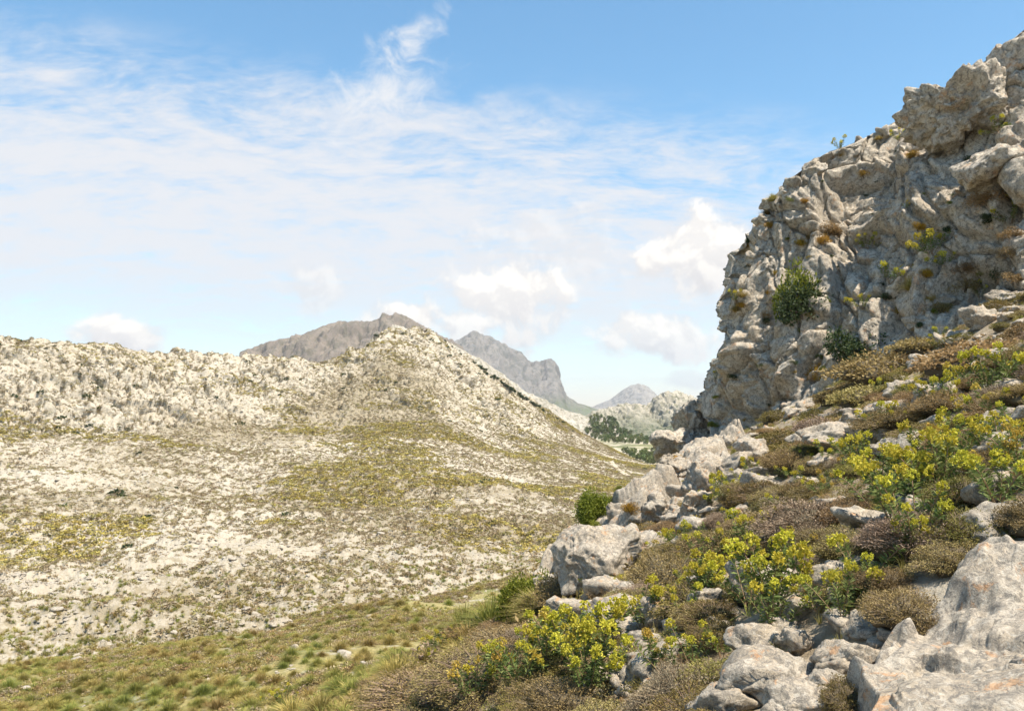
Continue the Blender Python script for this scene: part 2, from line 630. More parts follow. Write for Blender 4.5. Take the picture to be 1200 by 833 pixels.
tt = np.concatenate([np.linspace(-0.10, 0.0, 26, endpoint=False), np.linspace(0, 0.62, 200, endpoint=False),
                     np.linspace(0.62, 1.0, 190, endpoint=False), np.linspace(1.0, 1.3, NTT - 416)])
gt = np.interp(tt, [-0.10, 0, 0.2, 0.45, 0.66, 0.72, 0.85, 0.95, 1.0], [-0.03, 0, 0.035, 0.14, 0.29, 0.38, 0.64, 0.90, 1.0])
gt[tt < .98] = smooth1(gt, 25)[tt < .98]
Yh = foot_y[:, None] + (ridge_y - foot_y)[:, None] * tt[None, :]
Zh = foot_z[:, None] + (ridge_z - foot_z)[:, None] * gt[None, :]
back = np.maximum(tt - 1.0, 0)[None, :]
Zh = Zh - 190 * back ** 1.3
Xh = (us - UC)[:, None] / FPX * Yh
G = np.stack([Xh, Yh, Zh], -1)
tall = sstep(ridge_z, -8, 14)[:, None]
crag = sstep(tt, 0.60, 0.80)[None, :] * tall
Q = G.reshape(-1, 3)
wq = Q + np.stack([fbm(Q * 0.05, 3, 0.5, 31), fbm(Q * 0.05, 3, 0.5, 32), fbm(Q * 0.05, 3, 0.5, 33)], 1) * 4
crag = np.clip(crag * (1.0 + 0.9 * fbm(Q * 0.03, 3, 0.5, 44).reshape(crag.shape)), 0, 1)
# the beds dip steeply to the right: blocks drawn out along the dip
axh = axes((.55, -.25, -.8), .38, 1.15, 1.15)
e1, r1, p1 = blocks((wq @ axh) / 5.5, 3, 12)
e2, r2, p2 = blocks((wq @ axh) / 2.2, 5, 12)
e3, r3, p3 = blocks((wq @ axh) / 0.95, 8, 12)
cr = crag.ravel()
crk = (sstep(e1, .12, 0) + .7 * sstep(e2, .10, 0)).reshape(NU, NTT)[:-1, :-1]
big = (r1 - .5) * 3.0 + p1 * 2.8 - 1.4 * sstep(e1, .09, 0) + 1.6 * fbm(Q * .09, 3, .5, 63)
medm = (r2 - .5) * 1.5 + p2 * 1.4 - 0.75 * sstep(e2, .11, 0)
sml = (r3 - .5) * 0.6 + p3 * 0.5 - 0.25 * sstep(e3, .12, 0)
fade = np.clip((np.minimum(tt, 1.25 - tt) / 0.06), 0, 1)[None, :].repeat(NU, 0).ravel()
fade = np.where(tt[None, :].repeat(NU, 0).ravel() < .2, 1, fade)
# low ground: ledges and pale pavements
sml = sml + .9 * chips((wq @ axh) / 1.6, 9) + .35 * chips((wq @ axh) / .7, 10)
low = (r2 - .45) * 0.45 + sml * 0.65 + fbm(Q * 0.06, 4, 0.5, 61) * 1.3 + fbm(Q * np.array([.03, .07, .07]), 3, 0.5, 62, True) * 0.9
crown = np.interp(tt, [0, .88, .98, 1.3], [1, 1, .62, .6])[None, :].repeat(NU, 0).ravel()
disp = cr * crown * (big + medm + sml) + (1 - cr) * low * np.clip(tall.repeat(NTT, 1).ravel() + .35, 0, 1)
Nn = grid_normals(G).reshape(-1, 3)
Nn[Nn[:, 2] < 0] *= -1
Nn = Nn * np.array([1, 1, .75]) + np.array([0, 0, .1])
Vh = Q + Nn * (disp * fade)[:, None]
Fh = grid_faces(NU, NTT)
me = mesh_np('hill', Vh, Fh, True, M['hill'])
scr = fbm(Q * 0.022, 4, 0.55, 71) * .5 + .5
for nm, arr in (('crag', cr), ('scrub', scr)):
    a_ = me.attributes.new(nm, 'FLOAT', 'POINT')
    a_.data.foreach_set('value', np.ascontiguousarray(arr, np.float32))
kind(link('hill', me), 'structure')
i2 = (np.arange(0, NU, 3)[:, None] * NTT + np.arange(0, NTT, 2)[None, :])
add_bvh(Vh[i2.ravel()], grid_faces(*i2.shape), 'hill')

# ------------------------------------------------------------------ far plain and mountains
m_, T_, o_ = new_mat('valley_scrub_far')
P_ = T_.new('ShaderNodeNewGeometry').outputs['Position']
na, nb = T_.noise(P_, 0.012, 5, 0.6), T_.noise(P_, 0.09, 6, 0.68, 0.4)
c_ = T_.mix(T_.step(nb, 0.4, 0.6), (0.11, 0.12, 0.045), (0.26, 0.235, 0.10))
c_ = T_.mix(T_.step(T_.m('ADD', T_.m('MULTIPLY', na, 0.6), T_.m('MULTIPLY', nb, 0.6)), 0.52, 0.62, 0, .9), c_, (0.42, 0.37, 0.28))
pbsdf(T_, o_, c_, 0.95, bump(T_, nb, 0.8, 3.0))
az = np.radians(np.linspace(-180, 180, 181))
rf = np.concatenate([[95, 180], np.geomspace(240, 9300, 90)])
A, R = np.meshgrid(az, rf, indexing='ij')
X, Y = R * np.sin(A), R * np.cos(A)
Q = np.stack([X, Y, X * 0], -1).reshape(-1, 3)
Z = -24 + (fbm(Q * 0.004, 4, 0.5, 81).reshape(X.shape) * 4) * sstep(R, 400, 900) - 4 * sstep(R, 600, 180)
V = np.stack([X, Y, Z], -1).reshape(-1, 3)
F = grid_faces(len(az), len(rf))[:, ::-1]
kind(link('valley_ground', mesh_np('valley_ground', V, F, True, m_)), 'structure')
add_bvh(V, F, 'plain')


def ridge_mountain(name, prof, ydist, depth, mat, seed, nx=300, ny=100, amp=0.10, cut=1.0, base=-26, shape=1.25, skew=0.0, tag_=None):
    """a mountain from its skyline (u, v) at distance ydist, with spurs and gullies down a front of the given depth"""
    p = np.array(prof, float)
    u = np.linspace(p[0, 0], p[-1, 0], nx)
    v = np.interp(u, p[:, 0], p[:, 1])
    zr = (VH - v) / FPX * ydist - base
    xr = (u - UC) / FPX * ydist
    s = np.concatenate([np.linspace(0, 1, int(ny * .75), endpoint=False), np.linspace(1, 1.6, ny - int(ny * .75))])
    sf = np.where(s <= 1, s, 1)
    hgt = np.maximum(zr, 0)[:, None] * (sf[None, :] ** shape)
    yb = ydist - depth * (1 - s)[None, :] * (0.35 + 0.65 * np.clip(zr / zr.max(), 0, 1))[:, None]
    hgt = hgt - np.maximum(s - 1, 0)[None, :] * zr.max() * 0.9
    xx = xr[:, None] + skew * depth * (1 - s)[None, :]
    yb = yb + 0 * xx
    G = np.stack([xx + 0 * yb, yb, base + hgt], -1)
    Q = G.reshape(-1, 3)
    L = zr.max()
    n = fbm(Q * np.array([1, 1, .4]) * (3.2 / L), 6, 0.55, seed, True)
    e, r, pl = blocks(Q * np.array([1, 1, .7]) * (7.0 / L), seed)
    e_, r_, pl_ = blocks(Q * np.array([1, 1, 1.4]) * (19.0 / L), seed + 3)
    k = (amp * L * np.clip(hgt / L, 0, 1) ** 0.6).ravel()
    k *= np.interp(s, [0, .9, 1, 1.1, 1.6], [1, .7, .16, .5, 1])[None, :].repeat(nx, 0).ravel()
    Nn = grid_normals(G).reshape(-1, 3)
    Nn[Nn[:, 1] > 0] *= -1
    gul = fbm(Q * np.array([1, .5, .12]) * (9.0 / L), 4, 0.6, seed + 9, True)
    V = Q + Nn * (k * (n * .45 + gul * .42 + pl * .5 * cut + (r - .5) * .3 * cut + (r_ - .5) * .16 * cut))[:, None]
    F = grid_faces(nx, ny)
    kind(link(name, mesh_np(name, V, F, True, mat)), 'structure')
    if tag_:
        add_bvh(V, F, tag_)
    return V


mt1 = mat_mountain('mountain_brown_rock_shadowed', (0.17, 0.14, 0.115), (0.23, 0.19, 0.15), (0.115, 0.105, 0.075), 180)  # brown rock, with a cloud's shadow put into its darkened base colours
mt2 = mat_mountain('mountain_grey_rock', (0.17, 0.155, 0.14), (0.23, 0.205, 0.18), (0.105, 0.105, 0.085), 300, (60, -15, (0.13, 0.15, 0.07)))
mt3 = mat_mountain('mountain_pale_rock', (0.25, 0.225, 0.195), (0.34, 0.305, 0.26), (0.14, 0.13, 0.11), 160)
mt4 = mat_mountain('ridge_pale_scrub', (0.36, 0.32, 0.255), (0.42, 0.38, 0.31), (0.11, 0.115, 0.065), 60, (6, -22, (0.05, 0.07, 0.03)))
mt5 = mat_mountain('slope_pale_rock', (0.38, 0.34, 0.28), (0.46, 0.42, 0.35), (0.16, 0.15, 0.10), 90)
ridge_mountain('mountain', [(215, 455), (285, 416), (300, 409), (330, 398), (352, 393), (378, 382), (400, 377), (418, 375), (436, 377), (452, 370), (470, 369),
                            (482, 373), (500, 384), (540, 410), (600, 455), (640, 480)], 1500, 420, mt1, 101, amp=.13)
ridge_mountain('mountain', [(440, 470), (500, 425), (530, 402), (545, 393), (555, 388), (566, 392), (580, 397), (596, 407), (608, 411), (620, 424), (632, 424), (645, 421),
                            (650, 432), (654, 447), (662, 462), (676, 472), (700, 481), (730, 487), (800, 492)], 3000, 900, mt2, 111, amp=.11)
ridge_mountain('mountain', [(660, 492), (700, 474), (715, 468), (728, 458), (738, 452), (748, 449), (756, 452), (768, 463), (790, 470), (830, 484), (900, 492)], 5000, 900, mt3, 121, nx=200, ny=90, amp=.10)
ridge_mountain('pale_ridge', [(460, 380), (505, 396), (530, 402), (560, 420), (590, 441), (615, 458), (640, 471), (662, 480), (690, 489), (720, 493)], 760, 200, mt5, 131, amp=.12, tag_='pass')
ridge_mountain('rocky_ridge', [(672, 497), (690, 485), (700, 481), (716, 478), (732, 473), (745, 474), (756, 477), (766, 467), (778, 461), (792, 460), (803, 464),
                               (816, 470), (850, 480), (930, 470), (1000, 500)], 900, 200, mt4, 141, amp=.22, tag_='pass')

# ------------------------------------------------------------------ the crag on the right
def curve_np(ctrl, n):
    c = np.array(ctrl, float)
    L = np.concatenate([[0], np.cumsum(np.linalg.norm(np.diff(c[:, :2], axis=0), axis=1))])
    s = np.linspace(0, L[-1], n)
    o = np.stack([np.interp(s, L, c[:, k]) for k in range(c.shape[1])], 1)
    k = max(3, n // 18) | 1
    return np.stack([smooth1(o[:, j], k) for j in range(o.shape[1])], 1)


NA, NB = 620, 440
# each station: base x, y, z  |  top x, y, z, ordered from off-frame right, along the face, round the far corner
stn = [(20, 14, 7.4, 26, 18, 17), (17, 19, 5.1, 21.5, 24, 15.5), (14, 22, 3.0, 17.5, 27, 13.0), (12.2, 24.7, 1.65, 16, 29.5, 11.6), (10.6, 26.8, 0.5, 14, 30.8, 10.6),
       (9.2, 28, -0.45, 12, 31.4, 9.9), (8.3, 29, -1.15, 10.7, 31.5, 8.9), (7.7, 30, -1.7, 9.7, 31.6, 7.5), (7.5, 31.5, -2.2, 9.6, 33, 6.5), (9, 33.5, -2.5, 11, 35, 6), (13, 36, -3, 15, 38, 6)]
cv = curve_np(stn, NA)
B, Tp = cv[:, :3], cv[:, 3:]
bb = np.concatenate([np.linspace(-0.22, 1.0, int(NB * .8), endpoint=False), np.linspace(1.0, 1.9, NB - int(NB * .8))])
f = np.clip(bb, None, 1.0)
prof = np.where(f < 0, f * 0.6, f)                          # how far the face leans back at each height
prof = prof - 0.12 * np.sin(np.clip(f, 0, 1) * math.pi) * (1 - .2 * f)
G = B[:, None, :] + (Tp - B)[:, None, :] * np.stack([prof, prof, f], -1)[None]
bk = np.maximum(bb - 1, 0)
G = G + bk[None, :, None] * np.array([7.5, 4.0, 0.6])
G[:, :, 2] -= (bk ** 2 * 1.0)[None, :]
Q = G.reshape(-1, 3)
wq = Q + np.stack([fbm(Q * 0.35, 3, 0.5, 201), fbm(Q * 0.35, 3, 0.5, 202), fbm(Q * 0.35, 3, 0.5, 203)], 1) * 0.55
axc = axes((.62, .35, .62), .55, 1.25, 1.1)
e1, r1, p1 = blocks((wq @ axc) / 2.3, 21, 13)
e2, r2, p2 = blocks((wq @ axc) / 0.85, 23, 13)
disp = (r1 - .5) * 0.85 + p1 * 1.1 - 0.30 * sstep(e1, .07, 0)
disp = disp + (r2 - .5) * 0.25 + p2 * 0.25 - 0.13 * sstep(e2, .08, 0)
disp = disp + .30 * chips((wq @ axc) / 0.75, 27) + .16 * chips((wq @ axc) / 0.33, 28) + .07 * chips((wq @ axc) / 0.15, 29)
disp = disp + fbm(Q * 0.5, 3, 0.5, 211) * 0.35 + fbm(Q * 5, 3, 0.55, 212) * 0.035 + 0.25 * fbm(Q * 0.2, 2, 0.5, 213)
def blur2(Aq, k):
    ker = np.hanning(k + 2)[1:-1]
    ker /= ker.sum()
    for ax_ in (0, 1):
        Aq = np.apply_along_axis(lambda q: np.convolve(np.pad(q, k // 2, mode='edge'), ker, mode='valid')[:len(q)], ax_, Aq)
    return Aq


# vertical hollows where water runs down the lower wall
eV, rV, pV = blocks(np.stack([wq[:, 0] / 1.7, wq[:, 1] / 1.7, wq[:, 2] / 5.5 + wq[:, 0] * .12], 1), 26, 14)
disp = disp + (rV - .5) * .35 - .40 * sstep(eV, .05, 0)
hol = sstep(fbm(np.stack([Q[:, 0] * .55, Q[:, 1] * .55, Q[:, 2] * .16], 1), 2, 0.5, 220), 0.25, 0.75) * np.exp(-((bb[None, :].repeat(NA, 0).ravel() - 0.28) / 0.22) ** 2)
disp = disp - 1.1 * hol
Nn = grid_normals(G).reshape(-1, 3)
flip = (Nn * -Q).sum(1) < 0
Nn[flip] *= -1
Nn = blur2(Nn.reshape(NA, NB, 3), 91)
Nn = (Nn / np.maximum(np.linalg.norm(Nn, axis=2, keepdims=True), 1e-6)).reshape(-1, 3)
crest = np.interp(bb, [-.3, .78, 1.0, 1.25, 1.9], [1, 1, .85, .9, 1])[None, :].repeat(NA, 0).ravel()
crest = crest * np.interp(np.arange(NA) / NA, [0, .66, .76, 1], [1, 1, .7, .7])[:, None].repeat(NB, 1).ravel()
V = Q + Nn * (disp * crest - 0.1)[:, None]
F = grid_faces(NA, NB)
kind(link('cliff', mesh_np('cliff', V, F, True, M['cliff'])), 'structure')
i2 = (np.arange(0, NA, 2)[:, None] * NB + np.arange(0, NB, 2)[None, :])
add_bvh(V[i2.ravel()], grid_faces(*i2.shape), 'cliff')

# ------------------------------------------------------------------ rocks
ICO = {}


def ico(sub):
    if sub not in ICO:
        bm = bmesh.new()
        bmesh.ops.create_icosphere(bm, subdivisions=sub, radius=1)
        v = np.array([q.co[:] for q in bm.verts])
        f_ = np.array([[q.index for q in p.verts] for p in bm.faces])
        bm.free()
        ICO[sub] = (v, f_)
    return ICO[sub]


def rock_mesh(name, seed, dims, sub=5, rough=1.0, planes=17, mat=None, freq=1.0):
    d, f_ = ico(sub)
    g = np.random.default_rng(seed)
    n = g.normal(size=(planes, 3))
    n /= np.linalg.norm(n, axis=1, keepdims=True)
    off = g.uniform(0.62, 1.0, planes)
    n = np.vstack([n, [[0, 0, 1], [0, 0, -1]]])
    off = np.concatenate([off, [0.8, 0.8]])
    dot = d @ n.T
    rad = np.where(dot > 0.05, off[None] / np.maximum(dot, 0.05), 9)
    kk = 30.0
    r = -np.log(np.exp(-kk * np.minimum(rad, 2.5)).sum(1) + np.exp(-kk * 1.22)) / kk
    dims = np.array(dims)
    p = d * r[:, None] * dims
    s = float(dims.mean())
    q = p / s + seed * 3.17
    q = q + fbm(q * 1.5, 2, .5, seed)[:, None] * .10
    ax = axes(g.normal(size=3), .8, 1.5, 1.9)
    e1 = blocks((q @ ax) * .75 * freq, seed + 1, 26)[0]
    h = .34 * chips((q @ ax) * .9 * freq, seed + 1)
    h = h + .13 * chips((q @ ax) * 2.4 * freq, seed + 2)
    h = h + .055 * chips((q @ ax) * 5.5 * freq, seed + 3)
    h = h + .022 * chips((q @ ax) * 13 * freq, seed + 4)
    h = h - .05 * sstep(e1, .035, 0) + fbm(q * 4, 4, .6, seed + 5) * .020
    p = p + d * (h * rough * s)[:, None]
    return mesh_np(name, p, f_, True, mat or M['rock'])


def ground_at(u, v):
    """where a thing seen with its foot at this pixel stands"""
    h = ray(u, v)
    if h is None:
        h = ray(u, v + 12)
    return h


def put_rock(u, v, wpx, hpx, seed, label, deep=1.1, name='boulder', sub=5, rough=1.0, group=None, rotz=None, dep=0.9, dist=None, mat=None, planes=17, freq=1.0, tilt=0.2, far=None, back=.55, rotx=None):
    """boulder whose visible middle is at this pixel and which covers about wpx x hpx; its distance is where its foot meets the ground"""
    if dist is None:
        h = ray(u, v + hpx * 0.42) or ray(u, v + hpx)
        if far and h[0].y > 32:
            k = pix_dir(u, v + hpx * 0.42)
            h = [k * (far / k.y)]
        loc, dd = h[0].copy(), h[0].y
    else:
        dd = dist
        k = pix_dir(u, v + hpx * 0.42)
        loc = k * (dd / k.y)
    w, hh = wpx / FPX * dd, hpx / FPX * dd
    hz = hh * 0.5 * deep
    me = rock_mesh(name, seed, (w * .5, w * .5 * dep, max(hz, w * .22)), sub, rough, mat=mat, planes=planes, freq=freq)
    g = random.Random(seed)
    loc.x += (loc.x / loc.y) * w * .5 * dep * back
    loc.y += w * .5 * dep * back
    loc.z += hh * 0.40 - (hz - hh * .5)
    o = link(name, me, None, loc, (g.uniform(-tilt, tilt), g.uniform(-tilt, tilt), rotz if rotz is not None else g.uniform(-.4, .4)))
    if rotx is not None:
        o.rotation_euler.x = rotx
    tag(o, label, 'rock', group)
    return o


# ---- individual outcrops and boulders
ROCKS = []
R_ = put_rock
def chip_stack(Q, seed, s):
    ax = axes((.75, .5, .35), .7, 1.3, 1.1)
    w_ = Q + np.stack([fbm(Q / s * .9, 2, .5, seed + k) for k in range(3)], 1) * s * .22
    q = (w_ @ ax) / s
    e0, r0, p0 = blocks(q * .62, seed + 5, 11)
    h = .27 * chips(q, seed) + .15 * chips(q * 2.3, seed + 1) + .085 * chips(q * 5.2, seed + 2) + .035 * chips(q * 11, seed + 3)
    return s * (h + (r0 - .5) * .17 + p0 * .15 - .12 * sstep(e0, .07, 0))


def outcrop(name, X, Y, env, lift, seed, s, label, relief=1.0):
    """bedrock standing out of the slope: env 0..1 says how far the rock rises through the ground"""
    Z = height_near(X, Y)
    Q = np.stack([X, Y, Z], -1).reshape(-1, 3)
    env = env.ravel()
    d = chip_stack(Q, seed, s).reshape(X.shape)
    d = ((d + np.roll(d, 1, 1) + np.roll(d, -1, 1) + np.roll(d, 1, 0) + np.roll(d, -1, 0)) / 5).ravel()
    V = Q.copy()
    V[:, 2] += env * lift - .16 * lift * (1 - env) - .05
    N = np.stack([np.full(len(Q), -.16), np.full(len(Q), -.14), np.full(len(Q), .97)], 1)
    V = V + N * (d * relief * sstep(env, .03, .35))[:, None]
    F = grid_faces(*X.shape)
    o = link(name, mesh_np(name, V, F, True, M['rock']))
    tag(o, label, 'rock')
    add_bvh(V[::1], F[::3], 'rock')
    return o


uu, yy = np.meshgrid(np.linspace(960, 1380, 320), np.linspace(1.8, 5.2, 400), indexing='ij')
X, Y = (uu - UC) / FPX * yy, yy
Qn = np.stack([X, Y, 0 * X], -1).reshape(-1, 3)
nn = fbm(Qn * 2.2, 3, .55, 951).reshape(X.shape)
env = sstep(uu + nn * 40, 1003, 1032) * sstep(yy + nn * .3, 4.75, 4.3)
outcrop('bedrock_outcrop', X, Y, env, .34, 960, .5, 'broad weathered bedrock slab with cracks and orange lichen under the loose stone', .8)
R_(1180, 652, 50, 44, 9, 'smooth angular loose stone perched on the outcrop beside dark cushion shrub', 1.0, 'stone', 4, .45, planes=9)
R_(1130, 132, 150, 100, 12, 'huge grey boulder jutting from the crest of the crag', 1.05, 'boulder', 6, 1.1, mat=M['cliff'], back=.0, freq=1.7)
R_(1160, 192, 110, 70, 14, 'blocky boulder wedged below the huge jutting boulder', 1.05, 'boulder', 6, .8, mat=M['cliff'], back=.15)
R_(1190, 66, 80, 80, 15, 'dark topmost block on the skyline of the crag', 1.1, 'boulder', 5, .8, mat=M['cliff'])
R_(1215, 210, 80, 80, 16, 'cracked block at the foot of the wedged boulder', 1.1, 'boulder', 5, .8, mat=M['cliff'])
for i, (u, v, w) in enumerate(((905, 234, 30), (930, 214, 34), (955, 194, 38), (985, 180, 30), (1012, 168, 36), (1042, 154, 34), (895, 254, 26), (884, 300, 24), (872, 345, 26), (852, 380, 28), (920, 222, 20), (1000, 176, 22), (968, 190, 20))):
    if ray(u, v + w * .3, ('cliff',)):
        R_(u, v, w, w * .75, 1000 + i, 'small jagged block on the skyline edge of the crag', 1.2, 'crest_rock', 4, 1.2, 'small blocks on the skyline of the crag', mat=M['cliff'])
# the rib that breaks off into the valley
R_(697, 655, 128, 108, 22, 'grey outcrop with a shaded steep face breaking off above the valley', 1.1, 'rock_outcrop', 6, .8, far=14.0, dep=.7, rotz=.9, planes=9)
R_(648, 690, 60, 40, 23, 'pale boulder at the foot of the outcrop beside the bright green bush', 1.1, 'boulder', 5, 1., far=14.0)
cl = []
for u, v in ((692, 672), (702, 656), (716, 628), (742, 594), (768, 566), (792, 548), (815, 540)):
    t = ray(u, v, ('ground',))
    if t and t[0].y < 34:
        cl.append(t[0][:])
c_ = curve_np(cl, 260)
tg = np.gradient(c_[:, :2], axis=0)
tg /= np.linalg.norm(tg, axis=1, keepdims=True)
lt = np.linspace(-1, 1, 170)
wd = 1.15 + .45 * np.sin(np.linspace(0, 9, 260)) + .5 * np.linspace(0, 1, 260)
X = c_[:, None, 0] + (-tg[:, 1] * wd)[:, None] * lt[None]
Y = c_[:, None, 1] + (tg[:, 0] * wd)[:, None] * lt[None]
Qn = np.stack([X, Y, 0 * X], -1).reshape(-1, 3)
nn = fbm(Qn * .9, 3, .55, 955).reshape(X.shape)
env = np.clip(1.15 - np.abs(lt)[None] ** 2.2 * 1.25 + nn * .38, 0, 1) * sstep(np.linspace(0, 1, 260), 0, .10)[:, None]
outcrop('rock_rib', X, Y, sstep(env, 0, .85), 1.05, 970, .95, 'jagged continuous rock rib running from the crag foot to the shaded outcrop', 1.5)
rib = [(735, 612, 70, 55, 20), (700, 600, 46, 40, 20), (757, 640, 58, 44, 18.5), (722, 582, 60, 38, 22.5), (762, 592, 62, 44, 22), (748, 558, 58, 36, 25), (782, 566, 54, 40, 25),
       (800, 596, 60, 50, 23), (786, 540, 50, 34, 27), (765, 536, 36, 34, 29), (820, 560, 60, 60, 26), (790, 622, 50, 34, 19.5), (812, 590, 46, 40, 22), (838, 575, 60, 46, 23), (850, 548, 80, 52, 24)]
for i, (u, v, w, h, d) in enumerate(rib[::2]):
    R_(u, v, w, h, 40 + i, 'jagged pale rock of the broken rib above the valley', 1.3, 'rib_rock', 5, 1.25, 'rocks of the broken rib', far=d, freq=1.5, planes=10)
R_(808, 500, 70, 92, 61, 'leaning slab of pale rock behind the foot of the crag', 1.2, 'rock_outcrop', 6, 1.1, dist=33, mat=M['cliff'], freq=1.5)
R_(790, 520, 60, 60, 62, 'low grey slab beside the leaning slab above the pass', 1.2, 'rock_outcrop', 5, 1.1, dist=31.5, mat=M['cliff'], freq=1.5)
# boulders lying in the scrub
near = [(1168, 566, 76, 54), (1078, 592, 66, 36), (977, 676, 68, 56), (938, 712, 52, 38), (884, 755, 62, 56), (930, 752, 56, 40), (905, 800, 170, 60), (855, 826, 120, 50),
        (965, 806, 74, 50), (832, 702, 56, 36), (668, 830, 66, 26), (990, 630, 50, 24), (1010, 655, 60, 40), (940, 832, 130, 44), (990, 772, 84, 50)]
near_l = [
    'pale boulder rising beside the spurge thicket above the olive cushion',
    'rounded boulder half covered by a grey twiggy cushion below the spurge thicket',
    'large cracked boulder behind the tall sparse spurge',
    'grey rounded boulder leaning against the tall sparse spurge',
    'blocky boulder between two near spurge clumps and the flat slab',
    'boulder beside the blocky boulder, dappled by grass shade',
    'long flat slab with orange lichen below the blocky boulder',
    'rusty stained slab beside the big grey twiggy cushion',
    'short block wedged between the flat slab and the bedrock outcrop',
    'low boulder under the spurge with the straight upright stems',
    'dark-sided boulder showing under the broad spurge clump at the slope edge',
    'thin pale rock between brown cushions under the reddish stalks',
    'mottled rock between the sparse spurge and the twiggy cushion',
    'flat rock lying below the long orange-lichened slab',
    'stepped rock between the short block and the sparse spurge']
for i, (u, v, w, h) in enumerate(near):
    R_(u, v, w, h, 80 + i, near_l[i], 1.15, 'boulder', 5, .8, 'boulders half buried in the near scrub')
mid = [(886, 528, 62, 48), (842, 540, 60, 44), (975, 512, 96, 44), (958, 540, 56, 24), (1122, 394, 64, 28), (1108, 420, 50, 18), (1152, 370, 66, 32), (1182, 344, 66, 30),
       (1098, 462, 60, 40), (1062, 452, 56, 36), (1046, 522, 56, 34), (1180, 468, 46, 22), (1004, 486, 46, 24), (1040, 480, 40, 30), (905, 590, 40, 22), (945, 565, 36, 22), (1110, 348, 50, 26),
       (1075, 372, 40, 26), (1040, 430, 30, 18), (1165, 415, 40, 18), (868, 600, 34, 20), (830, 615, 30, 20)]
for i, (u, v, w, h) in enumerate(mid):
    R_(u, v, w, h, 120 + i, 'pale limestone boulder in the scrub below the foot of the crag', 1.2, 'boulder', 5, 1.1, 'boulders below the foot of the crag')
val = [(403, 766, 24, 15), (428, 778, 12, 10), (346, 758, 15, 9), (516, 748, 12, 7), (434, 721, 10, 6), (443, 731, 6, 6), (396, 723, 9, 6), (550, 729, 22, 8), (470, 745, 8, 6), (320, 731, 12, 6),
       (205, 741, 12, 7), (90, 772, 14, 7), (30, 805, 16, 8), (245, 796, 10, 6), (545, 700, 9, 5), (365, 727, 6, 5), (300, 690, 6, 4), (10, 770, 12, 6), (130, 790, 8, 5), (160, 757, 9, 5)]
for i, (u, v, w, h) in enumerate(val):
    R_(u, v, w, h, 160 + i, 'small white rock lying in the grass of the valley floor', 1.4, 'valley_rock', 3, 1.1, 'white rocks in the valley grass', mat=M['rockfar'])
g = random.Random(77)
nsl, sl = 0, []
for i in range(1600):
    if nsl >= 150:
        break
    u, v = g.uniform(620, 1215), g.uniform(345, 800)
    t = ray(u, v)
    if not t or t[3] != 'ground' or not 4.5 < t[0].y < 30:
        continue
    p = t[0]
    w = g.uniform(.25, .95) * (1 + p.y * .014)
    if any((p.x - a) ** 2 + (p.y - b) ** 2 < (.6 * (w + c)) ** 2 for a, b, c in sl):
        continue
    sl.append((p.x, p.y, w))
    px = w / p.y * FPX
    R_(u, v, px, px * g.uniform(.32, .6), 1200 + i, 'pale limestone slab showing through the scrub of the near slope', 1.2, 'flat_rock', 4, .95, 'slabs showing through the scrub')
    nsl += 1
# scree of small stones, and loose stones in the scrub
STV = [rock_mesh('stone', 300 + i, (1, .85, .65), 3, .9, planes=9) for i in range(6)]
g = random.Random(11)


def stone(x, y, s, label, group):
    o = link('stone', g.choice(STV), None, (x, y, gz(x, y) + s * .2), (g.uniform(-.6, .6), g.uniform(-.6, .6), g.uniform(0, 6.28)), s)
    tag(o, label, 'stone', group)


for i in range(90):
    h = ray(g.gauss(755, 26), g.gauss(775, 32), ('ground',))
    if h:
        stone(h[0].x, h[0].y, g.uniform(.03, .085), 'small pale stone in the patch of scree between spurge and cushion', 'stones in the scree patch')
for i in range(170):
    u, v = g.uniform(640, 1200), g.uniform(430, 833)
    h = ray(u, v)
    if h and h[3] == 'ground' and h[0].y < 24:
        stone(h[0].x, h[0].y, g.uniform(.03, .11) * (1 + h[0].y * .06), 'loose limestone fragment scattered among the plants of the near slope', 'loose fragments on the near slope')

# ------------------------------------------------------------------ plants: building blocks
def leaf_quads(C, D, L, W, rng, bend=0.0):
    """diamond leaves: base C, direction D, length L, width W"""
    n = len(C)
    D = D / np.maximum(np.linalg.norm(D, axis=1, keepdims=True), 1e-9)
    r = rng.normal(size=(n, 3))
    S = np.cross(D, r)
    S /= np.maximum(np.linalg.norm(S, axis=1, keepdims=True), 1e-9)
    L = np.broadcast_to(np.asarray(L, float), (n,))[:, None]
    W = np.broadcast_to(np.asarray(W, float), (n,))[:, None]
    mid = C + D * L * .5
    up = np.array([[0, 0, 1.0]]) * bend * L
    V = np.stack([C, mid + S * W * .5 + up * .3, C + D * L - up, mid - S * W * .5 + up * .3], 1).reshape(-1, 3)
    F = np.arange(n * 4).reshape(n, 4)
    return V, F


def tube(pts, rad, k=4):
    pts = np.array(pts, float)
    n = len(pts)
    rad = np.broadcast_to(np.asarray(rad, float), (n,))
    t = np.gradient(pts, axis=0)
    t /= np.maximum(np.linalg.norm(t, axis=1, keepdims=True), 1e-9)
    ref = np.array([0.3, 0.9, 0.2])
    a = np.cross(t, ref)
    a /= np.maximum(np.linalg.norm(a, axis=1, keepdims=True), 1e-9)
    b = np.cross(t, a)
    th = np.arange(k) / k * 2 * math.pi
    V = pts[:, None] + rad[:, None, None] * (a[:, None] * np.cos(th)[None, :, None] + b[:, None] * np.sin(th)[None, :, None])
    F = []
    for i in range(n - 1):
        for j in range(k):
            F.append((i * k + j, i * k + (j + 1) % k, (i + 1) * k + (j + 1) % k, (i + 1) * k + j))
    return V.reshape(-1, 3), np.array(F)


def join(parts):
    Vs, Fs, o = [], [], 0
    for V, F in parts:
        Vs.append(V)
        Fs.append(F + o)
        o += len(V)
    return np.vstack(Vs), np.vstack(Fs)


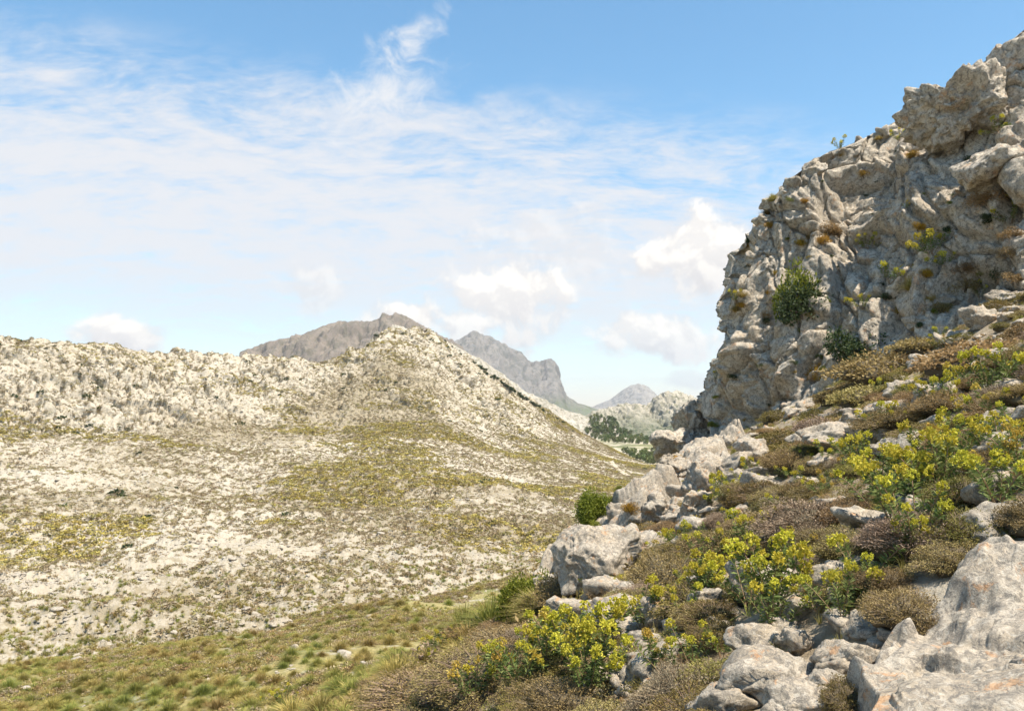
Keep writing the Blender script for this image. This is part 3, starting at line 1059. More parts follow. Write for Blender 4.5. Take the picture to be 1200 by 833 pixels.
def dome_points(n, rng, lump_seed, thick=0.3, flat=0.62):
    """points in the outer shell of a lumpy cushion of radius about 1"""
    d = rng.normal(size=(n, 3))
    d[:, 2] = np.abs(d[:, 2]) * 0.9 - 0.12
    d /= np.linalg.norm(d, axis=1, keepdims=True)
    r = 1 + fbm(d * 1.9 + lump_seed, 4, .6, lump_seed) * .28
    r = r * (1 - thick * rng.random(n) ** 1.6)
    return d * r[:, None] * np.array([1, 1, flat]), d


M['twig'] = mat_leaf('cushion_twig', (0.13, 0.095, 0.06), (0.28, 0.21, 0.135), None, 0.0, .2, .8)
M['cushion'] = mat_leaf('cushion_leaf', (0.16, 0.12, 0.045), (0.29, 0.21, 0.085), (0.42, 0.32, 0.145), .3, .25)
M['cushion_grey'] = mat_leaf('cushion_grey_twig', (0.17, 0.125, 0.08), (0.31, 0.235, 0.155), (0.43, 0.335, 0.23), .15, .18)
M['cushion_green'] = mat_leaf('cushion_green_leaf', (0.13, 0.12, 0.03), (0.24, 0.205, 0.055), (0.35, 0.285, 0.095), .3, .28)
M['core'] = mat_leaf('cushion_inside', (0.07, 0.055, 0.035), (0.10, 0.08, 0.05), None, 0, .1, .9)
M['bract'] = mat_leaf('spurge_bract', (0.36, 0.35, 0.035), (0.54, 0.47, 0.05), (0.66, 0.58, 0.10), .35, .12)
M['sleaf'] = mat_leaf('spurge_leaf', (0.10, 0.135, 0.035), (0.165, 0.205, 0.055), (0.25, 0.28, 0.10), .35, .15)
M['sstem'] = mat_leaf('spurge_stem', (0.20, 0.125, 0.07), (0.28, 0.19, 0.10), None, 0, .1)
M['green'] = mat_leaf('bush_leaf_bright', (0.10, 0.13, 0.014), (0.20, 0.225, 0.026), (0.32, 0.33, 0.05), .4, .12)
M['dark'] = mat_leaf('bush_leaf_dark', (0.022, 0.038, 0.014), (0.045, 0.068, 0.022), (0.08, 0.10, 0.035), .25, .2)
M['gold'] = mat_leaf('bush_gold', (0.20, 0.125, 0.015), (0.36, 0.22, 0.02), (0.48, 0.32, 0.04), .3, .15)
M['grass'] = mat_leaf('tussock_blade', (0.20, 0.165, 0.04), (0.36, 0.285, 0.085), (0.54, 0.43, 0.17), .4, .2)
M['grassg'] = mat_leaf('grass_green', (0.15, 0.17, 0.035), (0.28, 0.28, 0.065), (0.42, 0.38, 0.115), .4, .2)
M['bark'] = mat_leaf('bark', (0.12, 0.095, 0.07), (0.18, 0.14, 0.10), None, 0, .1, .9)


def cushion_meshes(seed, n, L, W, leaf_mat, flat=.62):
    rng = np.random.default_rng(seed)
    C, d = dome_points(n, rng, seed, .34, flat)
    D = d + rng.normal(size=C.shape) * 1.0 + np.array([0, 0, .3])
    V, F = leaf_quads(C, D, rng.uniform(.6, 1.4, n) * L, rng.uniform(.7, 1.3, n) * W, rng)
    leaves = mesh_np('foliage', V, F, False, leaf_mat)
    nt = max(60, n // 8)
    C2, d2 = dome_points(nt, rng, seed, .12, flat)
    st = C2 * .45
    V, F = leaf_quads(st, C2 - st + rng.normal(size=C2.shape) * .08, np.linalg.norm(C2 - st, axis=1) * rng.uniform(1.0, 1.22, nt), .018, rng)
    twigs = mesh_np('twig', V, F, False, M['twig'])
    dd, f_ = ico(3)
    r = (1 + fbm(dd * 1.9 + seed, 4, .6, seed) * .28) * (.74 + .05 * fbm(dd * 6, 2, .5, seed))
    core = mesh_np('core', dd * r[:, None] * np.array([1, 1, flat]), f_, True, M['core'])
    return leaves, twigs, core


CUSH = {
    'brown': [cushion_meshes(400 + i, 11000, .050, .022, M['cushion']) for i in range(4)],
    'grey': [cushion_meshes(420 + i, 12000, .060, .014, M['cushion_grey'], .72) for i in range(2)],
    'olive': [cushion_meshes(440 + i, 10000, .055, .024, M['cushion_green']) for i in range(3)],
}
FARC = {k: [cushion_meshes(460 + i, 2600, .10, .05, mt) for i in range(2)] for k, mt in (('brown', M['cushion']), ('grey', M['cushion_grey']), ('olive', M['cushion_green']))}


def cushion(x, y, z, r, sort, label, group, squash=1.0, tilt=None, seed=None):
    q = g if seed is None else random.Random(seed)
    near_ = math.sqrt(x * x + y * y) < 15
    lv, tw, co = q.choice((CUSH if near_ else FARC)[sort])
    e = link('cushion_shrub', None, None, (x, y, z), (q.uniform(-.12, .12), q.uniform(-.12, .12), q.uniform(0, 6.28)), (r * q.uniform(.8, 1.3), r * q.uniform(.8, 1.2), r * squash))
    if tilt is not None:
        e.rotation_euler = tilt
    e.empty_display_size = .1
    tag(e, label, 'shrub', group)
    link('foliage', lv, e)
    if near_:
        link('twig_mass', tw, e)
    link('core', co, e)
    return e


# --- spurge: stems carry a leaf whorl and a flower head
def spurge_stem(seed):
    rng = np.random.default_rng(seed)
    s = np.linspace(0, 1, 7)
    b = rng.uniform(.05, .22)
    pts = np.stack([b * s ** 2, rng.uniform(-.05, .05) * np.sin(s * 3), s], 1)
    V, F = tube(pts, np.linspace(.010, .007, 7), 5)
    st = mesh_np('stem', V, F, True, M['sstem'])
    # leaves along the upper two thirds
    n = 46
    t = rng.uniform(.30, .97, n)
    C = np.stack([np.interp(t, s, pts[:, k]) for k in range(3)], 1)
    a = rng.uniform(0, 6.283, n)
    D = np.stack([np.cos(a), np.sin(a), rng.uniform(.0, .9, n)], 1)
    V, F = leaf_quads(C, D, rng.uniform(.12, .20, n) * (1.1 - .3 * t), .035, rng, .06)
    lf = mesh_np('foliage', V, F, False, M['sleaf'])
    return st, lf, Vector(pts[-1]), math.atan2(2 * b, 1)


def spurge_head(seed, n=230):
    rng = np.random.default_rng(seed)
    # a compound head: small umbels gathered over a rounded column
    nu = 22
    d = rng.normal(size=(nu, 3))
    d[:, 2] = np.abs(d[:, 2]) * 1.2 - .35
    d /= np.linalg.norm(d, axis=1, keepdims=True)
    c0 = d * np.array([.075, .075, .10]) * rng.uniform(.8, 1.05, nu)[:, None]
    i = rng.integers(0, nu, n)
    dl = rng.normal(size=(n, 3))
    dl[:, 2] += .5
    dl = dl / np.linalg.norm(dl, axis=1, keepdims=True) + d[i] * .9
    C = c0[i] + rng.normal(size=(n, 3)) * .010
    V, F = leaf_quads(C, dl, rng.uniform(.020, .036, n), rng.uniform(.020, .032, n), rng)
    V2, F2 = tube([(0, 0, -.03), (0, 0, 0), (0, 0, .05)], [.012, .03, .02], 6)     # the fleshy axis that holds the umbels
    V, F = join([(V2, F2), (V, F)])
    return mesh_np('flower_head', V, F, False, M['bract'])


STEMS = [spurge_stem(500 + i) for i in range(6)]
HEADS = [spurge_head(520 + i) for i in range(5)]
M['bract'] = mat_leaf('spurge_bract_fading', (0.34, 0.24, 0.035), (0.50, 0.36, 0.06), (0.58, 0.45, 0.12), .3, .12)
OLDH = [spurge_head(530 + i, 150) for i in range(2)]


def spurge(x, y, z, hgt, ns, spread, label, group, bloom=.85, head=1.0, tilt=(0, 0)):
    e = link('spurge', None, None, (x, y, z - .02), (tilt[0], tilt[1], g.uniform(0, 6.28)), hgt)
    e.empty_display_size = .1
    tag(e, label, 'plant', group)
    old = g.random() < .09
    bloom = bloom * g.uniform(.85, 1.15)
    for i in range(ns):
        st, lf, tip, ang = g.choice(STEMS)
        lean = g.uniform(.0, 1.0) ** .6 * spread
        azi = i / ns * 6.283 + g.uniform(-.4, .4)
        sc = g.uniform(.72, 1.08)
        s = link('stem', st, e, (g.uniform(-.05, .05), g.uniform(-.05, .05), 0), Euler((0, lean, azi), 'XYZ'), sc)
        link('foliage', lf, s)
        if g.random() < bloom:
            link('flower_head', g.choice(OLDH if old and g.random() < .7 else HEADS), s, tip + Vector((0, 0, .02)), (0, ang * .8, g.uniform(0, 6.28)), g.uniform(.8, 1.2) * head)
    return e


def bush_meshes(seed, n, leaf, mat, shape=(1, 1, 1), lobes=9):
    rng = np.random.default_rng(seed)
    lb = rng.normal(size=(lobes, 3))
    lb /= np.linalg.norm(lb, axis=1, keepdims=True)
    lb = lb * rng.uniform(.3, .72, lobes)[:, None]
    lb[:, 2] = np.abs(lb[:, 2]) * 1.0 + .1
    lr = rng.uniform(.28, .46, lobes)
    i = rng.integers(0, lobes, n)
    d = rng.normal(size=(n, 3))
    d /= np.linalg.norm(d, axis=1, keepdims=True)
    C = lb[i] + d * (lr[i] * rng.uniform(.45, 1.08, n))[:, None]
    C = C * np.array(shape)
    V, F = leaf_quads(C, d + rng.normal(size=C.shape) * .8, rng.uniform(.7, 1.3, n) * leaf, leaf * .62, rng)
    fo = mesh_np('foliage', V, F, False, mat)
    parts = []
    for k in range(lobes):
        mid_ = lb[k] * np.array([.4, .4, .55]) + rng.normal(size=3) * .04
        parts.append(tube([(0, 0, -.25), mid_ * np.array(shape), lb[k] * np.array(shape)], [.05, .03, .012], 5))
    V, F = join(parts)
    br = mesh_np('branch', V, F, True, M['bark'])
    return fo, br


BUSH = {k: [bush_meshes(600 + j * 10 + i, 2600, .085, mt) for i in range(2)] for j, (k, mt) in enumerate((('green', M['green']), ('dark', M['dark']), ('gold', M['gold']), ('brown', M['cushion'])))}


BUSH['mastic'] = [bush_meshes(660 + i, 9500, .105, M['green'], (1, 1, 1.6), 22) for i in range(2)]


def bush(loc, size, sort, label, cat='bush', group=None, name='bush', seed=None):
    q = random.Random(seed) if seed else g
    fo, br = q.choice(BUSH[sort])
    e = link(name, None, None, loc, (q.uniform(-.1, .1), q.uniform(-.1, .1), q.uniform(0, 6.28)), size)
    e.empty_display_size = .1
    tag(e, label, cat, group)
    link('foliage', fo, e)
    link('branch_mass', br, e)
    return e


def tussock_mesh(seed, n, L, W, mat, spread=.9):
    rng = np.random.default_rng(seed)
    a = rng.uniform(0, 6.283, n)
    lean = rng.random(n) ** .8 * spread
    base = np.stack([np.cos(a), np.sin(a), 0 * a], 1) * rng.uniform(0, .16, n)[:, None]
    h = rng.uniform(.55, 1.1, n) * L
    out = np.stack([np.cos(a), np.sin(a), 0 * a], 1)
    mid = base + out * (np.sin(lean) * h * .45)[:, None] + np.array([0, 0, 1]) * (np.cos(lean) * h * .6)[:, None]
    tip = base + out * (np.sin(lean) * h * 1.15)[:, None] + np.array([0, 0, 1]) * (np.cos(lean) * h * (1 - .35 * lean))[:, None]
    s = np.stack([-np.sin(a), np.cos(a), 0 * a], 1) * W * .5
    V = np.stack([base - s, base + s, mid + s * .8, mid - s * .8, tip], 1).reshape(-1, 3)
    k = np.arange(n)[:, None] * 5
    F = np.vstack([k + np.array([[0, 1, 2, 3]]), k + np.array([[3, 2, 4, 4]])])
    Ft = np.vstack([k + np.array([[0, 1, 2]]), k + np.array([[0, 2, 3]]), k + np.array([[3, 2, 4]])])
    return mesh_np('grass_tussock', V, Ft, False, mat)


TUS = [tussock_mesh(700 + i, 620, .85, .020, M['grass'], 1.35) for i in range(3)] + [tussock_mesh(710 + i, 620, .85, .020, M['grassg'], 1.35) for i in range(2)]

# ------------------------------------------------------------------ plants: placing
SP_NEAR = 'yellow-green flowering spurge growing among the near boulders and cushions'
SP_BIG = 'broad clump of yellow flowering spurge on the open near slope'
# (u, v of the foot, height in px, stems, spread)
sp = [(1050, 618, 105, 22, .55), (1100, 590, 95, 18, .6), (1030, 592, 80, 14, .5), (1085, 545, 62, 16, .7), (1130, 545, 70, 18, .8), (1165, 545, 75, 18, .8), (1198, 560, 80, 16, .8), (1120, 515, 55, 12, .8),
      (1150, 500, 45, 10, .8), (1190, 510, 55, 12, .7),
      (1160, 470, 70, 20, .8), (1195, 450, 60, 14, .7), (1130, 460, 50, 12, .7), (1095, 480, 48, 16, .7), (1075, 470, 40, 10, .7), (1030, 465, 30, 8, .6), (1060, 500, 30, 10, .7), (1025, 520, 32, 8, .7),
      (985, 735, 100, 9, .6), (960, 720, 70, 6, .7), (905, 722, 110, 22, .55), (880, 715, 80, 12, .7), (828, 712, 74, 20, .5), (850, 700, 60, 10, .6), (878, 650, 62, 8, .5), (905, 640, 50, 6, .5), (845, 770, 55, 8, 1.0),
      (800, 735, 60, 8, .6), (780, 720, 50, 7, .6), (930, 660, 46, 7, .7),
      (690, 818, 95, 22, .6), (665, 790, 95, 20, .6), (640, 800, 80, 16, .7), (700, 775, 85, 18, .6), (720, 800, 70, 10, .6), (610, 815, 90, 14, .6), (580, 810, 70, 10, .6), (555, 828, 70, 9, .6), (540, 800, 45, 6, .6),
      (625, 765, 60, 9, .6), (600, 790, 60, 9, .7), (655, 745, 50, 9, .6), (700, 740, 46, 8, .6), (560, 775, 45, 6, .6), (715, 720, 30, 6, .6)]
sp_l = {0: 'tall dense spurge with upright stems above the rounded boulder', 10: 'spurge clump between the brown cushions under the crag ledges', 13: 'spurge clump growing among the pale boulders below the crag', 18: 'tall sparse spurge with bare reddish stems beside the cracked boulder',
        20: 'bushy dark-leaved spurge above the blocky boulder', 22: 'spurge with straight upright stems beside brown cushions', 30: 'broad yellow spurge clump directly beside the scree patch'}
for i, (u, v, h, n, s) in enumerate(sp):
    t = ray(u, v, ('ground',))
    if t:
        p = t[0]
        big_ = n >= 18
        spurge(p.x, p.y, p.z, h / FPX * p.y * .82, max(6, int(n * .65)), s * .9, sp_l.get(i) or (SP_BIG if big_ else SP_NEAR), 'broad clumps of flowering spurge' if big_ else 'smaller flowering spurges of the near slope', head=1.2)
for i in range(400):
    if i > 300 or len(sp) > 82:
        break
    u, v = g.uniform(600, 1200), g.uniform(400, 800)
    t = ray(u, v)
    if t and t[3] == 'ground' and 5 < t[0].y < 26:
        p = t[0]
        sp.append(0)
        spurge(p.x, p.y, p.z, g.uniform(.28, .5), g.randint(4, 9), g.uniform(.35, .75), SP_NEAR, 'smaller flowering spurges of the near slope', head=1.2)
# farther spurges
SPF = 'small round spurge with lime green heads on the slope below the crag'
for u, v, h, n, s in ((805, 640, 34, 12, 1.), (790, 645, 26, 9, 1.), (850, 590, 34, 12, 1.), (870, 575, 30, 10, 1.), (835, 592, 26, 9, 1.), (880, 560, 24, 8, 1.), (925, 560, 22, 7, .9), (945, 545, 22, 7, .9), (915, 600, 24, 8, .9),
                      (760, 660, 24, 8, 1.), (735, 672, 20, 7, 1.), (990, 540, 24, 8, .8), (1000, 555, 26, 8, .8), (960, 580, 26, 8, .8), (820, 655, 30, 9, .9), (858, 625, 28, 8, .9), (1140, 380, 20, 7, .8), (1012, 440, 18, 7, .9)):
    t = ray(u, v, ('ground',))
    if t:
        p = t[0]
        spurge(p.x, p.y, p.z, h / FPX * p.y, n, s, SPF, 'small spurges below the crag', head=1.2)
SPC = 'spurge with yellow heads rooted in a crack of the crag'
for u, v, h, n, s in ((1092, 300, 30, 11, .9), (1108, 312, 20, 8, .9), (1042, 332, 26, 9, .9), (1010, 362, 20, 8, .9), (1112, 150, 24, 8, .5), (1185, 262, 30, 10, .9), (1192, 242, 20, 8, .9), (1016, 292, 16, 6, .9), (1172, 156, 18, 7, .8),
                      (1058, 206, 10, 5, .7), (1055, 166, 14, 6, .7), (985, 176, 14, 7, .4), (1150, 352, 22, 8, .8), (832, 432, 22, 8, .6), (862, 356, 16, 7, .6), (838, 447, 14, 6, .6), (1028, 290, 8, 5, .8), (1060, 245, 8, 5, .8)):
    t = ray(u, v, ('cliff',))
    if t:
        p = t[0] + t[1] * .02
        spurge(p.x, p.y, p.z, h / FPX * p.y * 1.05, n, s, SPC, 'spurges rooted in the crag', head=1.5, tilt=(-t[1].y * -.3, t[1].x * .5))
for u, v, h, n, s in ((520, 765, 30, 12, .8), (505, 775, 26, 9, .8), (335, 830, 26, 12, .9), (318, 826, 18, 8, .9), (540, 752, 22, 8, .8)):
    t = ray(u, v, ('ground',))
    p = t[0]
    spurge(p.x, p.y, p.z, h / FPX * p.y, n, s, 'lone green spurge among the grass tussocks of the valley floor', 'lone spurges in the valley grass', head=1.0)

# cushions: the large ones the photograph shows, then the general cover
LB = 'brown thorny cushion shrub growing low on the near slope'
big_c = [(815, 835, 128, 'grey', .95), (1090, 650, 130, 'grey', .8), (1155, 640, 120, 'olive', .8), (1040, 655, 80, 'brown', .8), (1000, 832, 80, 'olive', .9), (962, 625, 120, 'grey', .8), (1000, 610, 80, 'brown', .8), (860, 655, 100, 'brown', .7),
         (790, 690, 120, 'brown', .8), (740, 720, 90, 'brown', .8), (690, 705, 130, 'brown', .8), (650, 720, 80, 'olive', .8), (570, 815, 150, 'brown', .6), (510, 825, 160, 'brown', .6), (600, 770, 120, 'brown', .6), (640, 812, 90, 'olive', .7), (560, 755, 90, 'brown', .6),
         (1045, 440, 110, 'brown', .7), (1018, 470, 70, 'brown', .8), (1175, 415, 140, 'brown', .6), (1130, 430, 70, 'brown', .7), (940, 548, 74, 'brown', .8), (920, 520, 54, 'olive', .8), (935, 590, 80, 'brown', .7), (890, 620, 70, 'brown', .7),
         (1060, 500, 90, 'brown', .6), (1100, 510, 70, 'olive', .6), (1190, 480, 80, 'brown', .7), (760, 710, 70, 'grey', .8), (840, 735, 70, 'olive', .8), (860, 690, 60, 'brown', .8), (720, 760, 60, 'olive', .8), (540, 830, 110, 'grey', .6),
         (985, 470, 50, 'brown', .7), (960, 500, 44, 'olive', .8), (1090, 410, 60, 'brown', .7), (880, 580, 60, 'brown', .7), (830, 640, 60, 'brown', .7), (910, 655, 70, 'brown', .7), (1080, 470, 50, 'brown', .7), (470, 832, 100, 'olive', .5)]
big_l = {0: 'large round grey twiggy cushion beside the scree patch', 1: 'wide grey twiggy cushion behind the bedrock outcrop', 2: 'broad olive cushion behind the loose stone on the bedrock', 4: 'dark olive cushion tucked against the side of the bedrock outcrop',
         10: 'brown cushion mound at the foot of the shaded outcrop', 17: 'brown cushion draped along the foot of the crag above pale boulders'}
for ib, (u, v, w, srt, sq_) in enumerate(big_c):
    t = ray(u, v, ('ground',))
    if t:
        p = t[0]
        r = w / FPX * p.y * .5
        k = r * .55
        cushion(p.x, p.y + k, gz(p.x, p.y + k) + .02, r, srt, big_l.get(ib) or {'brown': LB, 'grey': 'grey-brown dense twiggy cushion shrub on the near slope', 'olive': 'olive green low cushion shrub on the near slope'}[srt],
                {'brown': 'brown cushions of the near slope', 'grey': 'grey twiggy cushions of the near slope', 'olive': 'olive cushions of the near slope'}[srt], sq_ * 1.05)
cnt = 0
taken = []
for i in range(5000):
    if cnt >= 175:
        break
    u, v = g.uniform(440, 1260), g.uniform(345, 860)
    t = ray(u, v)
    if not t or t[3] != 'ground' or t[0].y > 31 or t[0].y < 3.4:
        continue
    p = t[0]
    r = g.uniform(.16, .36) * (1 + p.y * .02)
    if any((p.x - a) ** 2 + (p.y - b) ** 2 < ((r + c) * .72) ** 2 for a, b, c in taken):
        continue
    if abs(u - 755) < 40 and abs(v - 775) < 50 or (u > 860 and v > 735):
        continue
    if any((p.x - a) ** 2 + (p.y - b) ** 2 < (.5 * r + .42 * c) ** 2 for a, b, c in sl):
        continue
    taken.append((p.x, p.y, r))
    srt = g.choice(('brown', 'brown', 'brown', 'brown', 'olive', 'olive', 'olive', 'grey'))
    cushion(p.x, p.y, p.z + .01, r, srt, {'brown': LB, 'grey': 'grey-brown dense twiggy cushion shrub on the near slope', 'olive': 'olive green low cushion shrub on the near slope'}[srt],
            {'brown': 'brown cushions of the near slope', 'grey': 'grey twiggy cushions of the near slope', 'olive': 'olive cushions of the near slope'}[srt], g.uniform(.65, 1.0))
    cnt += 1

# plants on the crag and the rib
def on_cliff(u, v, w, fn, push=.15, only=('cliff', 'ground')):
    t = ray(u, v, only)
    if not t:
        return None
    p, n = t[0], t[1]
    s = w / FPX * p.y * .5
    return fn(p - n * s * push, s)


on_cliff(930, 362, 84, lambda p, s: bush(p, (s * .9, s * .8, s * 1.5), 'green', 'bright green leafy fig bush hanging in the hollow of the crag', seed=5))
on_cliff(945, 372, 84, lambda p, s: bush(p, (s * 1.0, s * .8, s * 1.2), 'dark', 'dark green bush behind the fig bush in the crag hollow', seed=6))
on_cliff(990, 432, 90, lambda p, s: bush(p, (s, s, s * 1.1), 'dark', 'dark shaded bush in the cave-like recess at the foot of the crag', seed=7))
on_cliff(960, 445, 40, lambda p, s: bush(p, (s, s, s * 1.0), 'gold', 'golden brown bush beside the dark bush in the recess of the crag', seed=8))
on_cliff(966, 284, 26, lambda p, s: bush(p, (s, s, s * .8), 'gold', 'orange yellow rounded bush high on the crag face', seed=9))
on_cliff(1166, 328, 46, lambda p, s: bush(p, (s, s, s), 'dark', 'dark green rounded bush on the upper right ledge of the crag', seed=10))
on_cliff(950, 372, 16, lambda p, s: bush(p, (s, s, s), 'gold', 'small rusty tuft beside the hanging fig bush', seed=12))
for (u, v, w) in ((1157, 238, 46), (1185, 278, 34), (1100, 365, 36), (1130, 340, 40), (1185, 300, 34), (970, 275, 40), (1195, 330, 36), (1128, 318, 30), (985, 500, 40), (1180, 215, 20)):
    on_cliff(u, v, w, lambda p, s: bush(p, (s * 1.25, s * 1.1, s * .7), 'brown', 'brown cushion shrub perched on a ledge of the crag', 'shrub', 'cushions on the ledges of the crag', 'cushion_shrub'), push=.05)
for i in range(150):
    u, v = g.uniform(800, 1200), g.uniform(60, 520)
    t = ray(u, v)
    if t and t[3] == 'cliff' and t[0].y < 34:
        p = t[0] - t[1] * .03
        s = g.uniform(.08, .34)
        bush(p, (s, s, s * .8), g.choice(('dark', 'green', 'dark', 'gold')), 'small tuft of leaves growing from a crack in the crag', 'tuft', 'small tufts in the cracks of the crag', 'cliff_tuft')
for (u, v) in ((893, 243), (905, 232), (935, 208), (862, 362), (852, 372), (1030, 160), (985, 180), (1085, 98), (870, 345)):
    t = ray(u, v + 4, ('cliff',)) or ray(u + 6, v + 8, ('cliff',))
    if t:
        o = link('grass_tuft', g.choice(TUS[:3]), None, t[0] - t[1] * .03, (0, 0, g.uniform(0, 6)), g.uniform(.25, .5))
        tag(o, 'dry yellow grass tuft on the skyline edge of the crag', 'grass tuft', 'grass tufts on the edge of the crag')
o = on_cliff(1065, 340, 30, lambda p, s: link('grass_tuft', TUS[0], None, p, (0, 0, 1), s * 1.5))
if o:
    tag(o, 'golden grass tussock on the stony slope under the crag', 'grass tuft')
bush((.10, 14.4, gz(.10, 14.4)), (.46, .46, .62), 'mastic', 'tall bright green mastic bush beside the shaded outcrop', seed=21)
bush((.52, 15.0, gz(.52, 15.0)), (.36, .36, .52), 'mastic', 'bright green mastic bush leaning on the pale boulder at the outcrop foot', seed=22)
t = ray(692, 612, ('ground', 'rock'))
k_ = pix_dir(688, 600)
bush(t[0] if t and t[0].y < 30 else k_ * (21 / k_.y), (.42, .42, .42), 'mastic', 'yellow-green bush standing on the edge of the rib', seed=23)
for u, v, d, srt, s in ((792, 548, 27, 'gold', .5), (740, 600, 20, 'gold', .25), (715, 590, 21, 'green', .25), (770, 575, 22, 'green', .3), (668, 665, 17.6, 'gold', .28), (655, 678, 17.2, 'gold', .25), (690, 665, 17.4, 'dark', .3),
                        (745, 625, 19, 'gold', .3), (725, 575, 23, 'green', .22), (785, 578, 23, 'gold', .3), (800, 560, 25, 'green', .3), (815, 620, 21, 'gold', .3), (700, 618, 19, 'green', .2), (676, 640, 17.4, 'dark', .2), (830, 545, 25, 'dark', .4), (760, 610, 21, 'dark', .25)):
    t = ray(u, v, ('ground', 'rock'))
    k_ = pix_dir(u, v)
    bush(t[0] if t and t[0].y < 34 else k_ * (d / k_.y), (s, s, s * .8), srt, 'small bush wedged between the rocks of the broken rib', 'bush', 'bushes between the rocks of the rib')

# tussocks of the valley floor
seen = 0
tl = []
for i in range(6000):
    if seen >= 290:
        break
    u, v = g.uniform(-20, 640), g.uniform(690, 850)
    t = ray(u, v)
    if not t or t[3] != 'ground' or t[0].y < 13:
        continue
    p = t[0]
    s = g.uniform(.45, .95)
    if any((p.x - a) ** 2 + (p.y - b) ** 2 < (.55 * (s + c)) ** 2 for a, b, c in tl):
        continue
    tl.append((p.x, p.y, s))
    o = link('grass_tussock', g.choice(TUS), None, p - Vector((0, 0, .05)), (0, 0, g.uniform(0, 6.28)), (s, s, s * g.uniform(.7, 1.0)))
    tag(o, 'rounded olive yellow grass tussock on the valley floor', 'grass tussock', 'grass tussocks of the valley floor')
    seen += 1
for (u, v, s) in ((575, 742, 1.0), (545, 745, .9)):
    t = ray(u, v, ('ground',))
    o = link('grass_tussock', TUS[3], None, t[0], (0, 0, g.uniform(0, 6.28)), s)
    tag(o, 'long arching green grass tussock on the shoulder beside the mastic bush', 'grass tussock', 'arching tussocks beside the mastic bush')

# ------------------------------------------------------------------ ground cover scattered with geometry nodes
SRC = bpy.data.collections.new('cover_sources')


def src_coll(name, meshes):
    c = bpy.data.collections.new(name)
    for i, me in enumerate(meshes):
        o = bpy.data.objects.new('%s_source_%02d' % (name, i), me)
        c.objects.link(o)
    return c


def scatter(name, P, scale, meshes, rng, flat=None):
    me = bpy.data.meshes.new(name)
    n = len(P)
    me.vertices.add(n)
    me.vertices.foreach_set('co', np.ascontiguousarray(P, np.float32).ravel())
    sv = np.empty((n, 3), np.float32)
    sv[:] = np.asarray(scale)[:, None]
    if flat is not None:
        sv[:, 2] *= flat
    a_ = me.attributes.new('scl', 'FLOAT_VECTOR', 'POINT')
    a_.data.foreach_set('vector', sv.ravel())
    a_ = me.attributes.new('rot', 'FLOAT_VECTOR', 'POINT')
    rv = np.zeros((n, 3), np.float32)
    rv[:, 2] = rng.uniform(0, 6.283, n)
    rv[:, :2] = rng.normal(size=(n, 2)) * .15
    a_.data.foreach_set('vector', rv.ravel())
    a_ = me.attributes.new('pick', 'INT', 'POINT')
    a_.data.foreach_set('value', rng.integers(0, len(meshes), n).astype(np.int32))
    o = link(name, me)
    kind(o, 'stuff')
    tr = bpy.data.node_groups.new(name, 'GeometryNodeTree')
    tr.interface.new_socket('Geometry', in_out='INPUT', socket_type='NodeSocketGeometry')
    tr.interface.new_socket('Geometry', in_out='OUTPUT', socket_type='NodeSocketGeometry')
    N = tr.nodes
    gi, go = N.new('NodeGroupInput'), N.new('NodeGroupOutput')
    ci = N.new('GeometryNodeCollectionInfo')
    ci.inputs['Collection'].default_value = src_coll(name, meshes)
    ci.inputs['Separate Children'].default_value = True
    ci.inputs['Reset Children'].default_value = True
    ip = N.new('GeometryNodeInstanceOnPoints')
    ip.inputs['Pick Instance'].default_value = True

    def attr(nm, typ):
        q = N.new('GeometryNodeInputNamedAttribute')
        q.data_type = typ
        q.inputs[0].default_value = nm
        return [s for s in q.outputs if s.enabled][0]
    er = N.new('FunctionNodeEulerToRotation')
    L = tr.links
    L.new(attr('rot', 'FLOAT_VECTOR'), er.inputs[0])
    L.new(gi.outputs[0], ip.inputs['Points'])
    L.new(ci.outputs[0], ip.inputs['Instance'])
    L.new(attr('pick', 'INT'), ip.inputs['Instance Index'])
    L.new(er.outputs[0], ip.inputs['Rotation'])
    L.new(attr('scl', 'FLOAT_VECTOR'), ip.inputs['Scale'])
    L.new(ip.outputs[0], go.inputs[0])
    md = o.modifiers.new('scatter', 'NODES')
    md.node_group = tr
    return o


rng = np.random.default_rng(99)


def lowpoly_scrub(seed, n, mat, L=.5, W=.3, flat=.6):
    q = np.random.default_rng(seed)
    C, d = dome_points(n, q, seed, .5, flat)
    V, F = leaf_quads(C * .8, d + q.normal(size=C.shape) * .5, q.uniform(.6, 1.3, n) * L, W, q)
    dd, f_ = ico(1)
    f4 = np.concatenate([f_, f_[:, 2:3]], 1)
    core = (dd * np.array([.72, .72, .72 * flat]))
    return mesh_np('scrub', V, F, False, mat), core, f_


def scrub_set(seed, mats, n=46):
    return [lowpoly_scrub(seed + i, n, mt)[0] for i, mt in enumerate(mats)]


M['hs_brown'] = mat_leaf('hill_scrub_brown', (0.22, 0.17, 0.095), (0.32, 0.25, 0.145), (0.40, 0.32, 0.19), .2, .15)
M['hs_olive'] = mat_leaf('hill_scrub_olive', (0.22, 0.185, 0.075), (0.31, 0.265, 0.11), (0.40, 0.34, 0.15), .2, .15)
M['hs_yellow'] = mat_leaf('hill_scrub_yellow', (0.29, 0.235, 0.06), (0.41, 0.33, 0.085), (0.50, 0.405, 0.12), .2, .12)
HS_B = scrub_set(800, [M['hs_brown'], M['hs_brown'], M['hs_olive'], M['hs_brown']])
HS_Y = scrub_set(810, [M['hs_yellow'], M['hs_yellow'], M['hs_olive']])
HS_D = scrub_set(820, [M['dark'], M['dark']], 80)

